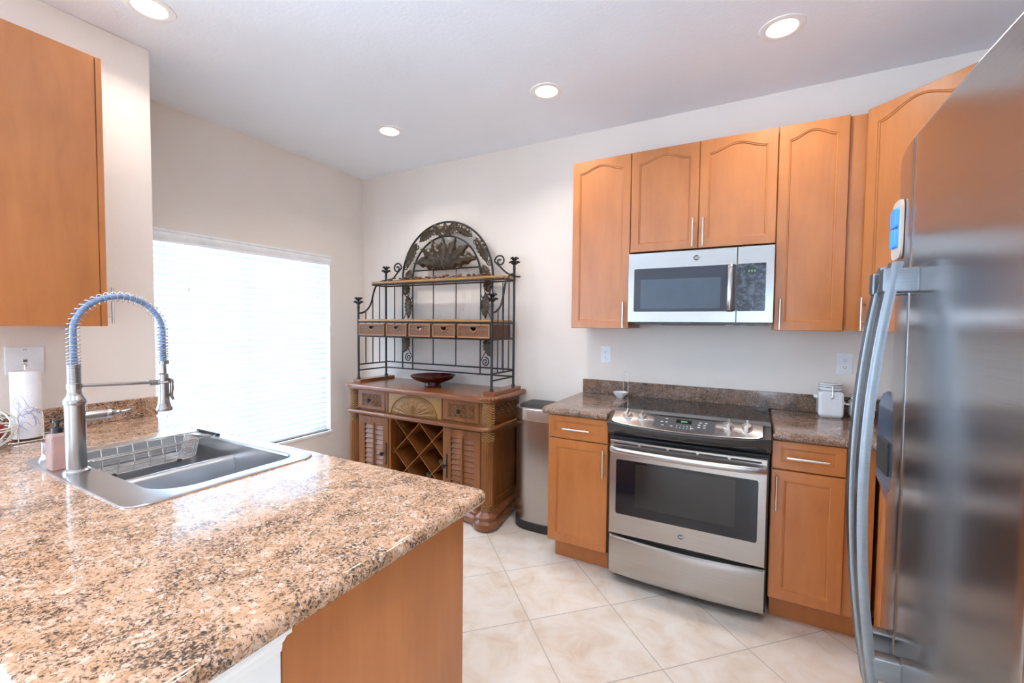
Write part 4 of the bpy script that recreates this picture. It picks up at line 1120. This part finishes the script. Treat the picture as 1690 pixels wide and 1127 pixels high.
for args in ((-1.0, 1.09, .9, -.035, .25, 1), (-1.0, 1.09, .45, -.075, .35, -1), (-.95, 1.085, .1, -.06, .2, 1), (-.9, 1.085, .35, -.04, .1, -1), (-.5, 1.015, .9, .02, .5, 1), (-.5, 1.02, .5, -.05, .6, 1), (-.55, 1.03, -.4, -.05, .4, -1), (-.4, 1.03, .7, -.055, .3, 1), (-.3, 1.04, 1.0, -.02, .1, -1), (-.5, 1.0, .3, -.045, .5, -1), (.05, 1.03, .8, .0, .1, 1), (.1, 1.0, .7, -.02, .1, 1), (-.7, .985, .7, -.01, .2, -1), (-.8, 1.005, .5, .0, .3, -1)):
    b.tube(curl(*args), .0006, 5)
o = build('paper_towel_roll', b, ['paper', 'ink'], None, (TX, TY, .924)); tag(o, 'white paper towel roll printed with blue scrolls', 'paper towel')

# wire fruit basket at the left edge, with two apples
BX, BY, BZ = .80, -2.525, .992
t = thing('fruit_basket', 'white scrolled wire fruit basket at the left edge of the photo', 'basket', (BX, BY, .914))
b = MB(); RB = .094
SP = lambda a, e, k=1.0: (BX + RB * k * cos(e) * cos(a), BY + RB * k * cos(e) * sin(a), BZ + RB * .84 * k * sin(e))
for e in (0.03, -.08): b.tube([SP(2 * PI * k / 48, e) for k in range(48)], .0026, 6, True)
b.tube([SP(2 * PI * k / 40, -1.05) for k in range(40)], .0026, 6, True); b.tube([SP(2 * PI * k / 40, 1.0) for k in range(40)], .0026, 6, True)
for m_ in range(10):
    a = 2 * PI * m_ / 10
    b.tube([SP(a + .25 * math.sin(2 * e), e) for e in [-1.05 + 2.05 * k / 20 for k in range(21)]], .002, 6)
    for e0, sg in ((.45, 1), (-.5, -1)):
        b.tube([SP(a + .31 + (.22 - .17 * k / 20) * cos(sg * 8.5 * k / 20), e0 + (.28 - .22 * k / 20) * sin(sg * 8.5 * k / 20)) for k in range(21)], .0017, 6)
build('wirework', b, 'whitewire', t)
b = MB()
for k in range(3):
    p = SP(2 * PI * k / 3 + .5, -1.1, 1.0); b.ball((p[0], p[1], .9215), .0072, 1, 1, 1, 10, 8)
build('foot', b, 'rubber', t)
def apple(x, y, z, label):
    o = build('apple', MB().lathe([(.003, -.026), (.012, -.030), (.026, -.022), (.034, -.004), (.035, .008), (.029, .024), (.014, .031), (.004, .026), (.0, .024)], (x, y, z), n=20), 'apple', None, (x, y, z)); tag(o, label, 'apple', 'apples in the wire basket')
    build('stem', MB().tube([(x, y, z + .024), (x + .003, y, z + .040)], .0014, 6), 'vine', o)
apple(.805, -2.495, .978, 'red apple in the wire basket, nearest the paper towel'); apple(.790, -2.562, .976, 'red apple at the back of the wire basket')

# ================================================================== SMALL THINGS BY THE RANGE
t = thing('spoon_rest', 'small white dish with tall wire loop on the granite left of the range', 'spoon rest', (2.483, -.105, .914))
build('dish', MB().lathe([(.022, .9142), (.024, .916), (.030, .924), (.044, .940), (.049, .950), (.0495, .953), (.046, .953), (.036, .938), (.02, .928), (0, .926)], (2.483, -.105, 0), n=32), 'ceramic', t)
build('wire_loop', MB().tube([(2.489, -.060, .918), (2.489, -.056, .99), (2.492, -.056, 1.080), (2.494, -.057, 1.085), (2.530, -.100, 1.085), (2.532, -.101, 1.080), (2.533, -.103, .99), (2.533, -.105, .918), (2.519, -.105, .9165)], .0019, 8), 'chrome', t)
def canister(x, y, w_, h, hl, label, spoon=True):
    t = thing('canister', label, 'canister', (x, y, .914), 'white clamp-lid canisters')
    z0 = .9144; q = lambda z, d, r=.014: ring(x - w_ / 2, x + w_ / 2, y - w_ / 2, y + w_ / 2, r, z, d, 5)
    build('jar', MB().loft([q(z0, .012), q(z0 + .010, .003), q(z0 + .018, 0), q(z0 + h - .010, 0), q(z0 + h - .003, .004), q(z0 + h, .014)] + [ring(x - w_ / 2, x + w_ / 2, y - w_ / 2, y + w_ / 2, w_ * .40, z0 + h + .002, w_ * .1, 5)]), 'ceramic', t)
    zl = z0 + h + .002; r = w_ * .46
    ld = build('lid', MB().lathe([(r * .96, zl), (r, zl + .003), (r, zl + hl - .006), (r * .97, zl + hl - .001), (r * .8, zl + hl), (0, zl + hl)], (x, y, 0), n=36), 'ceramic', t)
    b = MB()
    for f_ in (.10, .52, .82): b.lathe([(r * .99, zl + hl * f_ - .0014), (r + .0012, zl + hl * f_ - .0012), (r + .0012, zl + hl * f_ + .0012), (r * .99, zl + hl * f_ + .0014)], (x, y, 0), n=36, cap0=False, cap1=False)
    build('bands', b, 'band', ld)
    b = MB(); yf = y - w_ / 2
    b.tube([(x + .004, y - r - .002, zl + hl * .75), (x + .004, yf - .007, zl), (x + .004, yf - .006, zl - .024)], .0028, 8)
    b.ball((x + .003, yf - .006, zl - .030), .008, 1, .6, 1, 10, 8)
    build('clamp', b, 'pull', t)
    b = MB(); b.box(x - w_ / 2 - .017, x - w_ / 2 + .004, y - .012, y + .012, z0 + h * .70, z0 + h * .82, .004); build('side_lug', b, 'ceramic', t)
    b = MB(); b.box(x + w_ / 2 - .004, x + w_ / 2 + .012, y - .012, y + .012, z0 + h * .50, z0 + h * .62, .004); build('side_lug', b, 'ceramic', t)
canister(3.610, -.098, .112, .136, .040, 'larger white clamp-lid canister by the backsplash')
canister(3.746, -.094, .100, .094, .034, 'smaller white canister half hidden behind the fridge handle')
def outlet(x, z, label):
    t = thing('wall_outlet', label, 'outlet', (x, 0, z), 'wall outlets')
    T = frame((x, -.0005, z), (1, 0, 0), (0, 0, 1), (0, -1, 0))
    R = lambda w_, h, r, zz, d=0: [(a, c, zz) for a, c in rrect(-w_ + d, w_ - d, -h + d, h - d, r, 4)]
    pl = build('plate', MB(T).loft([R(.035, .0575, .004, 0), R(.035, .0575, .004, .003), R(.035, .0575, .004, .005, .003)]), 'plate', t)
    for s_ in (.0195, -.0195):
        b = MB(T); b.loft([[(a, c + s_, zz) for a, c in rrect(-.0165, .0165, -.0135, .0135, .010, 5)] for zz in (.0045, .0062)])
        b.mi = 1
        for a in (-.006, .006): b.box(a - .001, a + .001, s_ - .001, s_ + .007, .0055, .0066)
        b.lathe([(.0024, .0055), (.0024, .0066)], (0, s_ - .006, 0), n=10)
        build('socket', b, ['plate', 'slot'], pl)
    b = MB(T); b.lathe([(.003, .0045), (.003, .0056), (0, .006)], n=10); build('screw', b, 'pull', pl)
outlet(2.349, 1.189, 'white wall outlet left of the range below the tall cabinet')
outlet(3.684, 1.192, 'white wall outlet above the canisters')
t = thing('phone_jack', 'white square jack plate on the wall behind the paper towel', 'wall plate', (.578, -2.352, 1.22))
T = frame((.5785, -2.353, 1.220), (0, 1, 0), (0, 0, 1), (1, 0, 0))
R = lambda w_, h, zz, d=0: [(a, c, zz) for a, c in rrect(-w_ + d, w_ - d, -h + d, h - d, .004, 4)]
pl = build('plate', MB(T).loft([R(.057, .058, 0), R(.057, .058, .003), R(.057, .058, .005, .003)]), 'plate', t)
b = MB(T); b.box(-.010, .010, -.009, .009, .0045, .0062, .001); b.mi = 1; b.box(-.006, .006, -.006, .004, .0058, .0068); b.lathe([(.002, .0045), (.002, .0058)], (-.003, .045, 0), n=8); b.lathe([(.002, .0045), (.002, .0058)], (.003, .045, 0), n=8)
build('jack', b, ['plate', 'slot'], pl)
